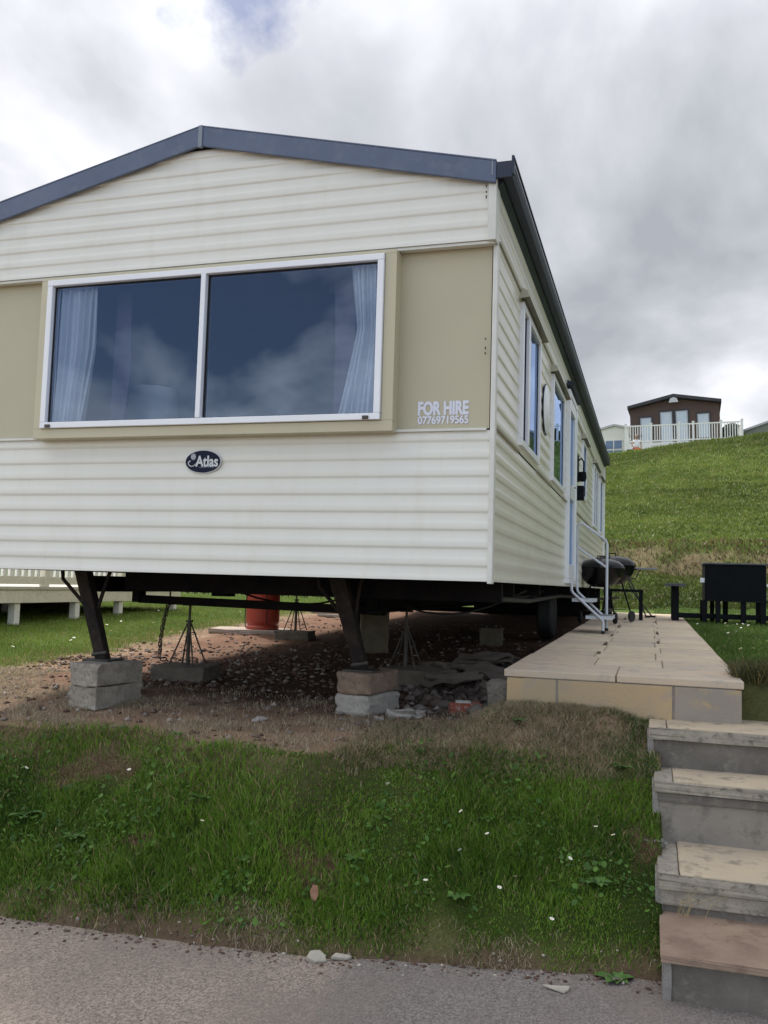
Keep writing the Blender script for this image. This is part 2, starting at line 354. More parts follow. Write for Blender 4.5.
gy = np.concatenate([-np.geomspace(300, 8.5, 12), axis([(-8, -2.2, .5), (-2.2, 1.6, .03), (1.6, 6, .07), (6, 17, .2), (17, 22, .08), (22, 62, .3)]), np.geomspace(63, 900, 18)])
GX, GY = np.meshgrid(gx, gy); GZ = height(GX, GY)
nx, ny = len(gx), len(gy)
GZ = GZ + np.where((GX > -4.6) & (GX < 1.3) & (GY > 0) & (GY < 12), 0.03 * fbm(GX, GY, 9, 3, 90), 0)
co = np.stack([GX, GY, GZ], -1).reshape(-1, 3)
idx = np.arange(nx * ny).reshape(ny, nx)
quads = np.stack([idx[:-1, :-1], idx[:-1, 1:], idx[1:, 1:], idx[1:, :-1]], -1).reshape(-1, 4)
def np_mesh(name, co, faces, cols=None, smooth=False):
    me = bpy.data.meshes.new(name); k = faces.shape[1]
    me.vertices.add(len(co)); me.vertices.foreach_set('co', co.astype(np.float32).ravel())
    me.loops.add(faces.size); me.loops.foreach_set('vertex_index', faces.astype(np.int32).ravel())
    me.polygons.add(len(faces)); me.polygons.foreach_set('loop_start', np.arange(0, faces.size, k, dtype=np.int32))
    me.polygons.foreach_set('loop_total', np.full(len(faces), k, dtype=np.int32))
    if smooth: me.polygons.foreach_set('use_smooth', np.ones(len(faces), bool))
    me.update(calc_edges=True)
    if cols is not None:
        a = me.color_attributes.new('col', 'FLOAT_COLOR', 'POINT')
        a.data.foreach_set('color', np.concatenate([cols, np.ones((len(cols), 1))], 1).astype(np.float32).ravel())
    return me
E = earthness(GX, GY); Dn = dryness(GX, GY)
def mixc(a, b, t): return np.array(a) * (1 - t[..., None]) + np.array(b) * t[..., None]
n5 = np.clip(fbm(GX, GY, 5, 5, 12) + 0.5, 0, 1); n1_ = np.clip(fbm(GX, GY, 1.1, 4, 19) * 1.6 + 0.5, 0, 1)
soil = mixc((0.12, 0.060, 0.038), (0.23, 0.135, 0.088), n5)
under_shade = sstep(0.1, 1.2, GY) * sstep(-3.6, -2.6, GX) * sstep(13, 12, GY); soil = soil * (1 - 0.62 * under_shade[..., None])  # shade under the caravan painted into the soil colour
soil = np.where((GY > 16)[..., None] & (GY < 23)[..., None], soil * np.array((0.68, 0.86, 0.72)), soil)
soil = soil * (1 - 0.55 * Dn[..., None]) + np.array((0.27, 0.20, 0.135)) * 0.55 * Dn[..., None] * (0.55 + 0.9 * n5[..., None])
soil = np.where(((GY < bank_top(GX)) & (GY > road_edge(GX)))[..., None], soil * 0.72, soil)
foot = sstep(0.18, 0.02, GY - road_edge(GX)); soil = soil * (1 - 0.38 * foot[..., None] * (0.5 + n5[..., None]))
turf = mixc((0.050, 0.082, 0.016), (0.085, 0.13, 0.022), n1_)
bankz = (sstep(0.3, 0.0, GY - bank_top(GX)) * sstep(-0.1, 0.1, GY - road_edge(GX)))[..., None]; turf = turf * (1 - 0.6 * bankz)   # dark thatch and soil, deepened to paint shade between the long blades
hill = sstep(21, 23, GY)[..., None]; turf = turf * (1 - hill) + mixc((0.068, 0.108, 0.018), (0.115, 0.148, 0.034), n1_) * hill
turf = turf * (1 - 0.4 * Dn[..., None]) + np.array((0.17, 0.14, 0.07)) * 0.4 * Dn[..., None]
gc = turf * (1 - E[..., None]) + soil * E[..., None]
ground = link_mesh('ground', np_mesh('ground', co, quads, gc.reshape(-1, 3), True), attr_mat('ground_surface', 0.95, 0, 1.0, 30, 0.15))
tag(ground, kind='structure')

# road: its own sheet, the crumbling foot of the bank laps over it
rx = axis([(-12, 4, .25)]); ry = axis([(-9, -0.6, .2)])
RX, RY = np.meshgrid(rx, ry); rz_ = -1.585 + 0.012 * fbm(RX, RY, 0.7, 3, 4)
ri = np.arange(RX.size).reshape(RX.shape)
road = link_mesh('road', np_mesh('road', np.stack([RX, RY, rz_], -1).reshape(-1, 3), np.stack([ri[:-1, :-1], ri[:-1, 1:], ri[1:, 1:], ri[1:, :-1]], -1).reshape(-1, 4), None, True), None)
rm = bpy.data.materials.new('asphalt'); rm.use_nodes = True; t = rm.node_tree; b = t.nodes['Principled BSDF']
tcn = t.nodes.new('ShaderNodeTexCoord')
def rn(s, d, r=0.6, typ='ShaderNodeTexNoise'):
    n = t.nodes.new(typ); n.inputs['Scale'].default_value = s
    if typ == 'ShaderNodeTexNoise': n.inputs['Detail'].default_value = d; n.inputs['Roughness'].default_value = r
    t.links.new(tcn.outputs['Object'], n.inputs['Vector']); return n
def rramp(src, p0, c0, p1, c1):
    r = t.nodes.new('ShaderNodeValToRGB'); t.links.new(src, r.inputs[0]); r.color_ramp.elements[0].position = p0; r.color_ramp.elements[0].color = (*c0, 1)
    r.color_ramp.elements[1].position = p1; r.color_ramp.elements[1].color = (*c1, 1); return r.outputs[0]
def rmix(f, a, bb, typ='MIX'):
    x = t.nodes.new('ShaderNodeMixRGB'); x.blend_type = typ
    for i, v in ((0, f), (1, a), (2, bb)):
        if isinstance(v, (int, float)): x.inputs[i].default_value = v
        elif isinstance(v, tuple): x.inputs[i].default_value = (*v, 1)
        else: t.links.new(v, x.inputs[i])
    return x.outputs[0]
vor = rn(140, 0, typ='ShaderNodeTexVoronoi'); stones = rramp(vor.outputs['Color'], 0.15, (0.12, 0.11, 0.10), 0.9, (0.31, 0.28, 0.255))
# caravan's soft shadow painted in: darker bluish right, lighter pinkish-brown left
sx = t.nodes.new('ShaderNodeSeparateXYZ'); t.links.new(tcn.outputs['Object'], sx.inputs[0])
wob = rn(2.2, 5).outputs[0]; mm = t.nodes.new('ShaderNodeMath'); mm.operation = 'MULTIPLY_ADD'; t.links.new(wob, mm.inputs[0]); mm.inputs[1].default_value = 0.7; t.links.new(sx.outputs[0], mm.inputs[2])
edge = rramp(mm.outputs[0], 0.0, (0, 0, 0), 0.06, (1, 1, 1))
base = rmix(edge, (1.30, 1.18, 1.10), (0.92, 0.92, 0.95)); colr = rmix(1.0, stones, base, 'MULTIPLY')
colr = rmix(rramp(rn(1.7, 6).outputs[0], 0.42, (0, 0, 0), 0.72, (0.55, 0.55, 0.55)), colr, (0.25, 0.205, 0.175))
colr = rmix(rramp(rn(0.9, 7, 0.7).outputs[0], 0.45, (0, 0, 0), 0.62, (0.45, 0.45, 0.45)), colr, (0.16, 0.135, 0.12))
colr = rmix(rramp(rn(320, 2).outputs[0], 0.66, (0, 0, 0), 0.72, (0.7, 0.7, 0.7)), colr, (0.36, 0.34, 0.31))
t.links.new(colr, b.inputs['Base Color']); b.inputs['Roughness'].default_value = 0.9; b.inputs['Specular IOR Level'].default_value = 0.25
bn = t.nodes.new('ShaderNodeBump'); bn.inputs['Strength'].default_value = 0.8; bn.inputs['Distance'].default_value = 0.006
hh = rmix(0.5, vor.outputs['Distance'], rn(60, 6).outputs[0]); t.links.new(hh, bn.inputs['Height']); t.links.new(bn.outputs[0], b.inputs['Normal'])
road.data.materials.append(rm); tag(road, kind='structure')

# ------------------------------------------------------------------ grass (stuff): one mesh of separate blades per kind of ground
def blades(name, label, xy, h, wd, cols, lean=0.5, m=None):
    n = len(xy); X, Y = xy[:, 0], xy[:, 1]; Z = height(X, Y) - 0.006
    a = RNG.uniform(0, 2 * math.pi, n); la = RNG.uniform(0, 2 * math.pi, n); ln = lean * RNG.uniform(0.2, 1.3, n) * h
    dx, dy = np.cos(a) * wd / 2, np.sin(a) * wd / 2; lx, ly = np.cos(la) * ln, np.sin(la) * ln
    P = np.empty((n, 5, 3))
    P[:, 0] = np.stack([X - dx, Y - dy, Z], -1); P[:, 1] = np.stack([X + dx, Y + dy, Z], -1)
    P[:, 2] = np.stack([X + dx * .8 + lx * .35, Y + dy * .8 + ly * .35, Z + h * .6], -1)
    P[:, 3] = np.stack([X - dx * .8 + lx * .35, Y - dy * .8 + ly * .35, Z + h * .6], -1)
    hz = h * np.sqrt(np.clip(1 - (ln / np.maximum(h, 1e-4)) ** 2 * 0.5, 0.15, 1))
    P[:, 4] = np.stack([X + lx, Y + ly, Z + hz], -1)
    i0 = np.arange(n)[:, None] * 5
    tri = np.concatenate([i0 + np.array([0, 1, 2]), i0 + np.array([0, 2, 3]), i0 + np.array([3, 2, 4])], 0)
    c = np.repeat(cols, 5, 0)
    o = link_mesh(name, np_mesh(name, P.reshape(-1, 3), tri, c), m or attr_mat('grass_blade', 0.55, 0.30))
    return tag(o, label, 'grass', kind='stuff')
def sample(n, x0, x1, y0, y1, prob, clump=None):
    X = RNG.uniform(x0, x1, n); Y = RNG.uniform(y0, y1, n); p = prob(X, Y); k = RNG.uniform(0, 1, n) < p
    return np.stack([X[k], Y[k]], -1)
def gcols(xy, g0, g1, dry=(0.33, 0.26, 0.13), dscale=0.55, seed=0):
    n = len(xy); t = np.clip(0.5 + 1.3 * fbm(xy[:, 0], xy[:, 1], 2.1, 4, 50 + seed) + RNG.normal(0, 0.22, n), 0, 1)
    c = mixc(g0, g1, t); d = dryness(xy[:, 0], xy[:, 1]); isdry = RNG.uniform(0, 1, n) < (0.06 + dscale * d)
    dc = np.array(dry) * RNG.uniform(0.6, 1.25, (n, 1))
    c[isdry] = dc[isdry]; return c
in_steps = lambda X, Y: (X > 0.885) & (X < 2.1) & (Y < 0.68) & (Y > -1.15)
in_patio = lambda X, Y: (X > -0.02) & (X < 1.33) & (Y > 0.42) & (Y < 11.8)
# the bank
tuft = lambda X, Y, s=6.0: 0.50 + 0.50 * sstep(-0.15, 0.18, fbm(X, Y, s, 3, 88))
xy = sample(900000, -4.6, 3.6, -2.0, 0.75, lambda X, Y: ((Y > road_edge(X) - 0.025) & (Y < bank_top(X) + 0.12) & ~in_steps(X, Y) & ~in_patio(X, Y)) * (1 - 0.93 * earthness(X, Y)) * tuft(X, Y))
hN = fbm(xy[:, 0], xy[:, 1], 3.2, 3, 60); hh_ = np.clip(0.032 + 0.085 * hN, 0.011, 0.10) * RNG.uniform(0.5, 1.5, len(xy)) * np.where(RNG.uniform(0, 1, len(xy)) < 0.02, 1.8, 1)
blades('bank_grass', 'lush green grass covering the sloping bank above the road', xy, hh_, RNG.uniform(0.0028, 0.006, len(xy)), gcols(xy, (0.032, 0.080, 0.009), (0.19, 0.33, 0.036), dscale=0.20), 0.75)
# dry straw along the top of the bank and the edges of the bare earth
xy = sample(420000, -5.2, 1.35, -1.9, 1.6, lambda X, Y: dryness(X, Y) * (~in_steps(X, Y) & ~in_patio(X, Y)) * (Y > road_edge(X) - .02) * np.where(Y < road_edge(X) + .13, 0.9, np.where(Y < bank_top(X) + .1, 0.22, 0.62)) * (0.04 + 0.96 * sstep(-0.06, 0.17, fbm(X, Y, 3.6, 5, 101))))
k = len(xy); blades('dry_grass', 'short straw coloured dead grass along the edge of the bare earth', xy, RNG.uniform(0.012, 0.055, k), RNG.uniform(0.002, 0.004, k), mixc((0.24, 0.19, 0.13), (0.52, 0.44, 0.31), RNG.uniform(0, 1, k)), 1.1)
xy = sample(200000, -3.2, 0.9, -1.4, -0.2, lambda X, Y: (Y < bank_top(X)) * (Y > road_edge(X) + .08) * (~in_steps(X, Y)) * sstep(0.15, 0.6, earthness(X, Y)) * 0.55)
k = len(xy); blades('patch_straw', 'dead brown stems lying over the bare patches of the bank', xy, RNG.uniform(0.01, 0.045, k), RNG.uniform(0.002, 0.0035, k), mixc((0.10, 0.06, 0.035), (0.34, 0.26, 0.16), RNG.uniform(0, 1, k) ** 1.3), 1.3)
xy = sample(60000, -0.7, 1.0, -0.5, 0.46, lambda X, Y: (Y > bank_top(X) - .12) * (~in_steps(X, Y)) * (0.3 + 0.7 * sstep(-0.15, 0.15, fbm(X, Y, 6, 4, 140))))
k = len(xy); cc = mixc((0.19, 0.145, 0.09), (0.46, 0.38, 0.25), RNG.uniform(0, 1, k)); gq = RNG.uniform(0, 1, k) < 0.14 + 0.5 * sstep(.5, .85, xy[:, 0]); cc[gq] = np.array((0.06, 0.13, 0.025)) * RNG.uniform(.5, 1.5, (gq.sum(), 1))
blades('matted_grass', 'matted dead grass with green shoots below the front of the patio', xy, RNG.uniform(0.015, 0.065, k), RNG.uniform(0.002, 0.0045, k), cc, 1.25)
# lawn left of and behind the caravan
xy = sample(330000, -11, -2.5, -0.6, 14, lambda X, Y: (X < grass_edge(Y) + 0.35) * (1 - 0.95 * earthness(X, Y)) * np.clip(1.2 - (Y + 1) / 16, .35, 1))
k = len(xy); blades('left_lawn_grass', 'sunlit mown grass on the lawn between caravan and decking', xy, RNG.uniform(0.02, 0.06, k), RNG.uniform(0.004, 0.008, k), gcols(xy, (0.10, 0.165, 0.026), (0.20, 0.28, 0.05), seed=3, dscale=0.3), 0.7)
# lawn right of the patio
xy = sample(300000, 0.9, 5.5, 0.7, 14, lambda X, Y: ((X > 1.335) | (Y > 11.6)) * np.clip(1.25 - Y / 12, .3, 1))
k = len(xy); blades('right_lawn_grass', 'short green grass beside the paved path', xy, RNG.uniform(0.015, 0.05, k), RNG.uniform(0.003, 0.007, k), gcols(xy, (0.045, 0.095, 0.014), (0.10, 0.18, 0.026), seed=5, dscale=0.15), 0.7)
# long weeds hanging over the cut edge between patio corner and top step
xy = sample(9000, 1.30, 2.2, 0.35, 0.95, lambda X, Y: 0.9 + 0 * X)
k = len(xy); blades('weed_tuft', 'tangled dark weeds between the patio corner and the top step', xy, RNG.uniform(0.05, 0.17, k), RNG.uniform(0.003, 0.007, k), mixc((0.035, 0.05, 0.015), (0.22, 0.18, 0.08), RNG.uniform(0, 1, k) ** 1.8), 1.0)
# clover and other small round leaves among the bank grass
xy = sample(30000, -4.5, 0.92, -1.5, 0.4, lambda X, Y: ((Y > road_edge(X) + 0.04) & (Y < bank_top(X) + 0.05) & ~in_steps(X, Y)) * (1 - 0.95 * earthness(X, Y)) * sstep(0.0, 0.2, fbm(X, Y, 3.3, 4, 131)) * 0.9)
k = len(xy); Zl = height(xy[:, 0], xy[:, 1]) + RNG.uniform(0.012, 0.055, k); rl = 0.003 + 0.012 * RNG.uniform(0, 1, k) ** 2.2; th = np.arange(6) * math.pi / 3
tx, ty = RNG.normal(0, .45, k), RNG.normal(-.35, .45, k); a0 = RNG.uniform(0, 6.28, k)
cx_, cy_ = np.cos(th[None] + a0[:, None]) * rl[:, None], np.sin(th[None] + a0[:, None]) * rl[:, None] * 0.8
Pl = np.stack([xy[:, None, 0] + cx_, xy[:, None, 1] + cy_, Zl[:, None] + cx_ * tx[:, None] + cy_ * ty[:, None] * -1], -1)
Fl = (np.arange(k)[:, None] * 6)[:, :, None] + np.array([[0, 1, 2], [0, 2, 3], [0, 3, 4], [0, 4, 5]])[None]
cl = mixc((0.03, 0.085, 0.012), (0.11, 0.22, 0.035), RNG.uniform(0, 1, k) ** 1.4)
o = link_mesh('clover', np_mesh('clover', Pl.reshape(-1, 3), Fl.reshape(-1, 3), np.repeat(cl, 6, 0)), attr_mat('grass_blade')); tag(o, 'small round clover and weed leaves among the bank grass', 'clover', kind='stuff')
# hillside
xy = sample(620000, -14, 20, 14, 56, lambda X, Y: np.where((X > -1.5) & (X < 1.6 + 0.17 * Y), 1.0, 0.45) * (1 - 0.85 * earthness(X, Y)) * np.clip(1.3 - (Y - 14) / 50, .35, 1))
k = len(xy); cN = gcols(xy, (0.080, 0.135, 0.018), (0.225, 0.28, 0.055), seed=8, dscale=0.35, dry=(0.32, 0.27, 0.12))
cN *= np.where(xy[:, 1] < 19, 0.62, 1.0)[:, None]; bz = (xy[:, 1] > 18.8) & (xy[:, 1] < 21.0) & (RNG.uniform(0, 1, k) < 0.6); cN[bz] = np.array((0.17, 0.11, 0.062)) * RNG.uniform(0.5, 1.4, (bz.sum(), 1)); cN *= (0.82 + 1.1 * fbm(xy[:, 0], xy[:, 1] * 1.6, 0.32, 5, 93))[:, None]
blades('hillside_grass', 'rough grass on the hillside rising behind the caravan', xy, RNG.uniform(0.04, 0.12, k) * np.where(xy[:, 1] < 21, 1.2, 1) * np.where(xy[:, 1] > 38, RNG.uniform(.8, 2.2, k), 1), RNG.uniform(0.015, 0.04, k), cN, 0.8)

# ------------------------------------------------------------------ loose stones and clods (stuff)
def stones_mesh(name, label, xy, r0, r1, palette, cat='gravel', flat=0.6):
    base = np.array([(0, 0, 1), (0, 0, -1), (1, 0, 0), (-1, 0, 0), (0, 1, 0), (0, -1, 0), (.6, .6, .5), (-.6, .6, .5), (.6, -.6, .5), (-.6, -.6, .5)], float)[:6]
    fc = np.array([(0, 2, 4), (0, 4, 3), (0, 3, 5), (0, 5, 2), (1, 4, 2), (1, 3, 4), (1, 5, 3), (1, 2, 5)])
    n = len(xy); s = r0 + (r1 - r0) * RNG.uniform(0, 1, n) ** 3.5
    V = base[None] * RNG.uniform(0.55, 1.25, (n, 6, 3)) * s[:, None, None]; V[..., 2] *= flat
    a = RNG.uniform(0, 6.28, n); c, sn = np.cos(a)[:, None], np.sin(a)[:, None]
    x = V[..., 0] * c - V[..., 1] * sn; y = V[..., 0] * sn + V[..., 1] * c
    V[..., 0] = x + xy[:, None, 0]; V[..., 1] = y + xy[:, None, 1]; V[..., 2] += (np.maximum(height(xy[:, 0], xy[:, 1]), -1.584) + 0.2 * s)[:, None]
    F = (np.arange(n)[:, None, None] * 6 + fc[None]).reshape(-1, 3)
    pal = np.array(palette)[RNG.integers(0, len(palette), n)] * RNG.uniform(0.7, 1.2, (n, 1))
    o = link_mesh(name, np_mesh(name, V.reshape(-1, 3), F, np.repeat(pal, 6, 0)), attr_mat('stone_chip', 0.95, 0, 0.4, 80))
    return tag(o, label, cat, kind='stuff')
PAL = [(0.17, 0.12, 0.095), (0.15, 0.09, 0.068), (0.12, 0.072, 0.053), (0.24, 0.20, 0.175), (0.10, 0.06, 0.045), (0.13, 0.08, 0.06)]
xy = sample(42000, -4.9, 0.05, -0.5, 9, lambda X, Y: earthness(X, Y) * (0.22 + 0.78 * sstep(-0.1, 0.2, fbm(X, Y, 1.2, 4, 111))) * np.clip(1.3 - Y / 6, .15, 1) * (Y > bank_top(X)))
stones_mesh('rubble', 'scattered reddish soil clods and stone chips under the caravan', xy, 0.003, 0.034, PAL + [(0.30, 0.26, 0.23)])
xy = sample(2600, -1.5, 0.0, 0.8, 4.5, lambda X, Y: sstep(1.4, 0.5, np.hypot((X + 0.45) / 0.55, (Y - 2.4) / 1.6)))
stones_mesh('rubble_heap', 'heap of broken stone and concrete under the caravan beside the patio', xy, 0.015, 0.085, [(0.13, 0.10, 0.08), (0.18, 0.155, 0.135), (0.08, 0.06, 0.05)], 'rubble')
X = RNG.uniform(-6, 0.9, 2200); Y = road_edge(X) + RNG.normal(-0.015, 0.05, 2200)
stones_mesh('verge_gravel', 'fine gravel and crumbs along the edge of the road', np.stack([X, Y], -1), 0.003, 0.014, PAL + [(0.42, 0.38, 0.33)])
X = RNG.uniform(-6, 3, 900); Y = RNG.uniform(-3.2, -1.2, 900)
k = Y < road_edge(X); stones_mesh('road_grit', 'loose grit lying on the asphalt', np.stack([X, Y], -1)[k], 0.002, 0.006, PAL)

# ================================================================== THE STATIC CARAVAN
W, LEN, EAVE, APEX = 3.66, 11.7, 2.24, 2.64
cv = empty('static_caravan', (-W / 2, 0, 0), 'large cream static caravan with grey blue roof edge raised on blocks above the bank', 'caravan')
CVL = Vector(cv.location)
def cpart(mb, name, m, parent=None, **k):
    """meshes are written in world coordinates; children sit at minus the parent's place"""
    o = mb.build(name, m, parent or cv, **k)
    if parent is None: o.location = o.location - CVL
    return o
PITCH = 0.0995
def plank_profile(z0, z1, depth=0.0068):
    """(z, offset) of pressed aluminium shiplap between two heights"""
    pts = []; k = math.floor(z0 / PITCH)
    raw = ((0.0, 1.0), (0.12, 1.0), (0.20, 0.93), (0.30, 0.45), (0.38, 0.22), (0.60, 0.06), (0.74, 0.0), (0.78, 0.10), (0.84, 0.80), (0.90, 1.0), (0.999, 1.0))
    while k * PITCH < z1:
        for t, o in raw:
            z = (k + t) * PITCH
            if z0 < z < z1: pts.append((z, o * depth))
        k += 1
    def at(z):
        t = (z / PITCH) % 1.0
        for (a, b), (c, d) in zip(raw, raw[1:]):
            if a <= t <= c: return (b + (d - b) * (t - a) / (c - a)) * depth
        return 0
    return [(z0, at(z0))] + pts + [(z1, at(z1))]
def clad_front(xl, xr, z0, z1, y, mb):
    """xl, xr are functions of z; plane faces -Y"""
    pr = plank_profile(z0, z1); rows = []; zs = []
    n = 1
    for z, o in pr:
        a, b = xl(z), xr(z)
        rows.append([(a + (b - a) * i / n, y - o, z) for i in range(n + 1)])
    vs = [v for r in rows for v in r]; fs = []
    for i in range(len(rows) - 1):
        for j in range(n): fs.append((i * (n + 1) + j, i * (n + 1) + j + 1, (i + 1) * (n + 1) + j + 1, (i + 1) * (n + 1) + j))
    mb.add(vs, fs)
def clad_side(y0, y1, z0, z1, x, mb, sgn=1):
    pr = plank_profile(z0, z1); n = len(mb.v)
    vs = []; fs = []
    for z, o in pr: vs += [(x + sgn * o, y0, z), (x + sgn * o, y1, z)]
    for i in range(len(pr) - 1): fs.append((2 * i, 2 * i + 1, 2 * i + 3, 2 * i + 2))
    mb.add(vs, fs)
# lower front cladding
m = MB(); clad_front(lambda z: -W + .03, lambda z: -0.01, 0.0, 0.835, -0.012, m); cpart(m, 'front_cladding', CLAD, smooth=35)
# gable, standing 40 mm proud
slope = (APEX - EAVE) / (W / 2)
m = MB(); clad_front(lambda z: -W if z < EAVE else -W + (z - EAVE) / slope, lambda z: 0.0 if z < EAVE else -(z - EAVE) / slope, 1.892, APEX - .02, -0.072, m)
m.box(-W, 0, -0.069, 0.0, 1.880, 1.894); cpart(m, 'gable_cladding', CLAD, smooth=35)
# drip edge, trims, corner posts
m = MB(); m.box(-W, 0.004, -0.0715, -0.062, 1.874, 1.8795); m.box(-W, -0.03, -0.034, -0.006, 0.832, 0.846); cpart(m, 'drip_trim', TRIM)
m = MB()
for x0, x1 in ((-0.010, 0.018), (-W - 0.018, -W + 0.010)):
    m.box(x0, x1, -0.030, 0.03, -0.012, 1.878)
cpart(m, 'corner_trim', TRIM, bevel=.004)
m = MB()
for x0, x1 in ((-0.032, 0.014), (-W - 0.014, -W + 0.032)): m.box(x0, x1, -0.096, 0.02, 1.885, EAVE - .0)
cpart(m, 'gable_corner_trim', TRIM, bevel=.003)
m = MB()
for z in (2.20, 2.165, 2.14, 1.35, 1.30, 1.27): m.box(-0.047, -0.0405, -0.0985 if z > 1.9 else -0.0325, -0.093 if z > 1.9 else -0.028, z - random.uniform(.008, .02), z)
cpart(m, 'rust_streak', mat('rust_stain', (0.05, 0.035, 0.025), None, rough=.9))
# sage panels either side of the bay window
BX0, BX1, BZ0, BZ1, BY = -2.925, -0.545, 0.825, 1.868, -0.115
m = MB(); m.box(-W + .018, BX0 + .01, -0.008, 0.02, 0.846, 1.878); m.box(BX1 - .01, -0.018, -0.008, 0.02, 0.846, 1.878); cpart(m, 'front_panel', SAGE)
# bay surround with a deep reveal, then the white double window in it
GX0, GX1, GZ0, GZ1 = -2.865, -0.615, 0.888, 1.845
m = MB()
m.box(BX0, BX1, BY, 0.0, BZ0, GZ0 - .002); m.box(BX0, BX1, BY, 0.0, GZ1 + .002, BZ1)
m.box(BX0, GX0 - .002, BY, 0.0, GZ0 - .002, GZ1 + .002); m.box(GX1 + .002, BX1, BY, 0.0, GZ0 - .002, GZ1 + .002)
bay = cpart(m, 'bay_surround', SAGE2, bevel=.003)
win = empty('front_window', (0, 0, 0), None, None); win.parent = cv; win.location = -CVL
fw = 0.038
m = MB()
m.box(GX0, GX1, BY - .022, -0.05, GZ0, GZ0 + fw); m.box(GX0, GX1, BY - .022, -0.05, GZ1 - fw, GZ1)
m.box(GX0, GX0 + fw, BY - .0215, -0.05, GZ0 + fw, GZ1 - fw); m.box(GX1 - fw, GX1, BY - .0215, -0.05, GZ0 + fw, GZ1 - fw)
XM = -1.752; m.box(XM - .016, XM + .016, BY - .026, -0.05, GZ0 + fw, GZ1 - fw)
m.build('frame', UPVC, win, bevel=.004)
m = MB()
for a, b in ((GX0 + fw, XM - .016), (XM + .016, GX1 - fw)):
    e = .007
    m.box(a, b, -.106, -.096, GZ0 + fw, GZ0 + fw + e); m.box(a, b, -.106, -.096, GZ1 - fw - e, GZ1 - fw); m.box(a, a + e, -.106, -.096, GZ0 + fw + e, GZ1 - fw - e); m.box(b - e, b, -.106, -.096, GZ0 + fw + e, GZ1 - fw - e)
m.build('gasket', RUBBER, win)
GLF = glass('window_glass', (0.74, 0.79, 0.86), 1.9)
for a, b in ((GX0 + fw, XM - .016), (XM + .016, GX1 - fw)):
    MB().add([(a, -.1, GZ0 + fw), (b, -.1, GZ0 + fw), (b, -.1, GZ1 - fw), (a, -.1, GZ1 - fw)], [(0, 1, 2, 3)]).build('glass_pane', GLF, win)
for x in (GX0 + .045, GX1 - .10): MB().box(x, x + .035, BY - .032, BY - .02, GZ0 + .002, GZ0 + .022).build('window_clip', STEEL, win, bevel=.002)
# badge and lettering
bd = empty('name_badge', (0, 0, 0), None, None); bd.parent = cv; bd.location = Vector((-1.757, -0.031, 0.677)) - CVL
NAVY = mat('navy_plastic', (0.008, 0.012, 0.032), None, rough=.5, spec=.15); SILV = mat('silver_print', (0.6, 0.62, 0.64), None, rough=.4)
def oval(rx_, rz_, y0, y1, cx=0, cz=0): return MB().prism([(cx + rx_ * math.cos(a), cz + rz_ * math.sin(a)) for a in [2 * math.pi * k / 48 for k in range(48)]], y0, y1)
oval(.121, .072, 0, .006).build('badge_rim', SILV, bd); oval(.116, .067, -.004, .003).build('badge_plate', NAVY, bd)
text_obj('lettering', 'Atlas', 1, SILV, bd, (.028, -.0052, .002), (R(90), 0, 0), .148, .066, .001, offset=.01, bold=.0012)
text_obj('small_lettering', 'HOLIDAY HOMES', 1, mat('dim_silver_print', (.25, .28, .32), None), bd, (.028, -.0052, -.034), (R(90), 0, 0), .10, .0085, .0005)
m = MB(); pts = []
for k in range(22):
    a = R(200 + k * 11); rr_ = .026 + .0006 * k; pts.append((-.060 + rr_ * math.cos(a) * 1.15, -.0055, -.010 + rr_ * math.sin(a) * .8))
pts = [(-.086, -.0055, .004), (-.094, -.0055, -.002), (-.096, -.0055, -.012), (-.088, -.0055, -.024), (-.074, -.0055, -.029), (-.060, -.0055, -.026), (-.048, -.0055, -.018), (-.038, -.0055, -.006)]
m.tube(pts, [.0035, .004, .003, .003, .003, .003, .003, .002], 6); m.tube([(-.088, -.0055, .003), (-.082, -.0055, .004)], .004, 6); m.build('badge_swirl', SILV, bd, smooth=50)
m = MB(); m.prism([(-.064 + .017 * math.cos(a), .030 + .0195 * math.sin(a)) for a in [2 * math.pi * k / 24 for k in range(24)]], -.0052, -.004)
m.build('badge_globe', mat('grey_globe_print', (.26, .29, .34), (.42, .45, .5), 120), bd)
LETT = mat('pale_vinyl_lettering', (0.66, 0.68, 0.78), None, rough=.4)
sg = empty('hire_lettering', (0, 0, 0), None, None); sg.parent = cv; sg.location = Vector((-0.280, -0.011, 0.94)) - CVL
text_obj('upper_lettering', 'FOR HIRE', 1, LETT, sg, (0, 0, .026), (R(90), 0, 0), .288, .077, .0004, offset=.02, bold=.0026)
text_obj('phone_number', '07769719565', 1, LETT, sg, (0, 0, -.041), (R(90), 0, 0), .288, .043, .001, bold=.0022)
# roof: two sheets, the front verge board, side fascias and gutter
m = MB(); ov = .052
zE = EAVE + .01; zA = APEX + .10
m.prism([(-W / 2, APEX + .075), (-W / 2, zA), (ov, zE + .055), (ov, zE + .03)], -.08, LEN + .1)
m.prism([(-W / 2, zA), (-W / 2, APEX + .075), (-W - ov, zE + .03), (-W - ov, zE + .055)], -.08, LEN + .1)
cpart(m, 'roof', ROOFM)
for nm, sg_ in (('verge_board', 1), ('verge_board', -1)):
    m = MB(); f = (lambda x: x) if sg_ == 1 else (lambda x: -W - x)
    m.prism([(f(-W / 2 + .004), APEX - .012), (f(-W / 2 + .004), zA + .012), (f(.012), 2.322), (f(.012), EAVE - .042)], -.118, -.0985)
    m.prism([(f(-W / 2 + .004), zA + .010), (f(-W / 2 + .004), zA + .020), (f(.014), 2.333), (f(.014), 2.321)], -.120, -.05)
    cpart(m, nm, SLATE, bevel=.004)
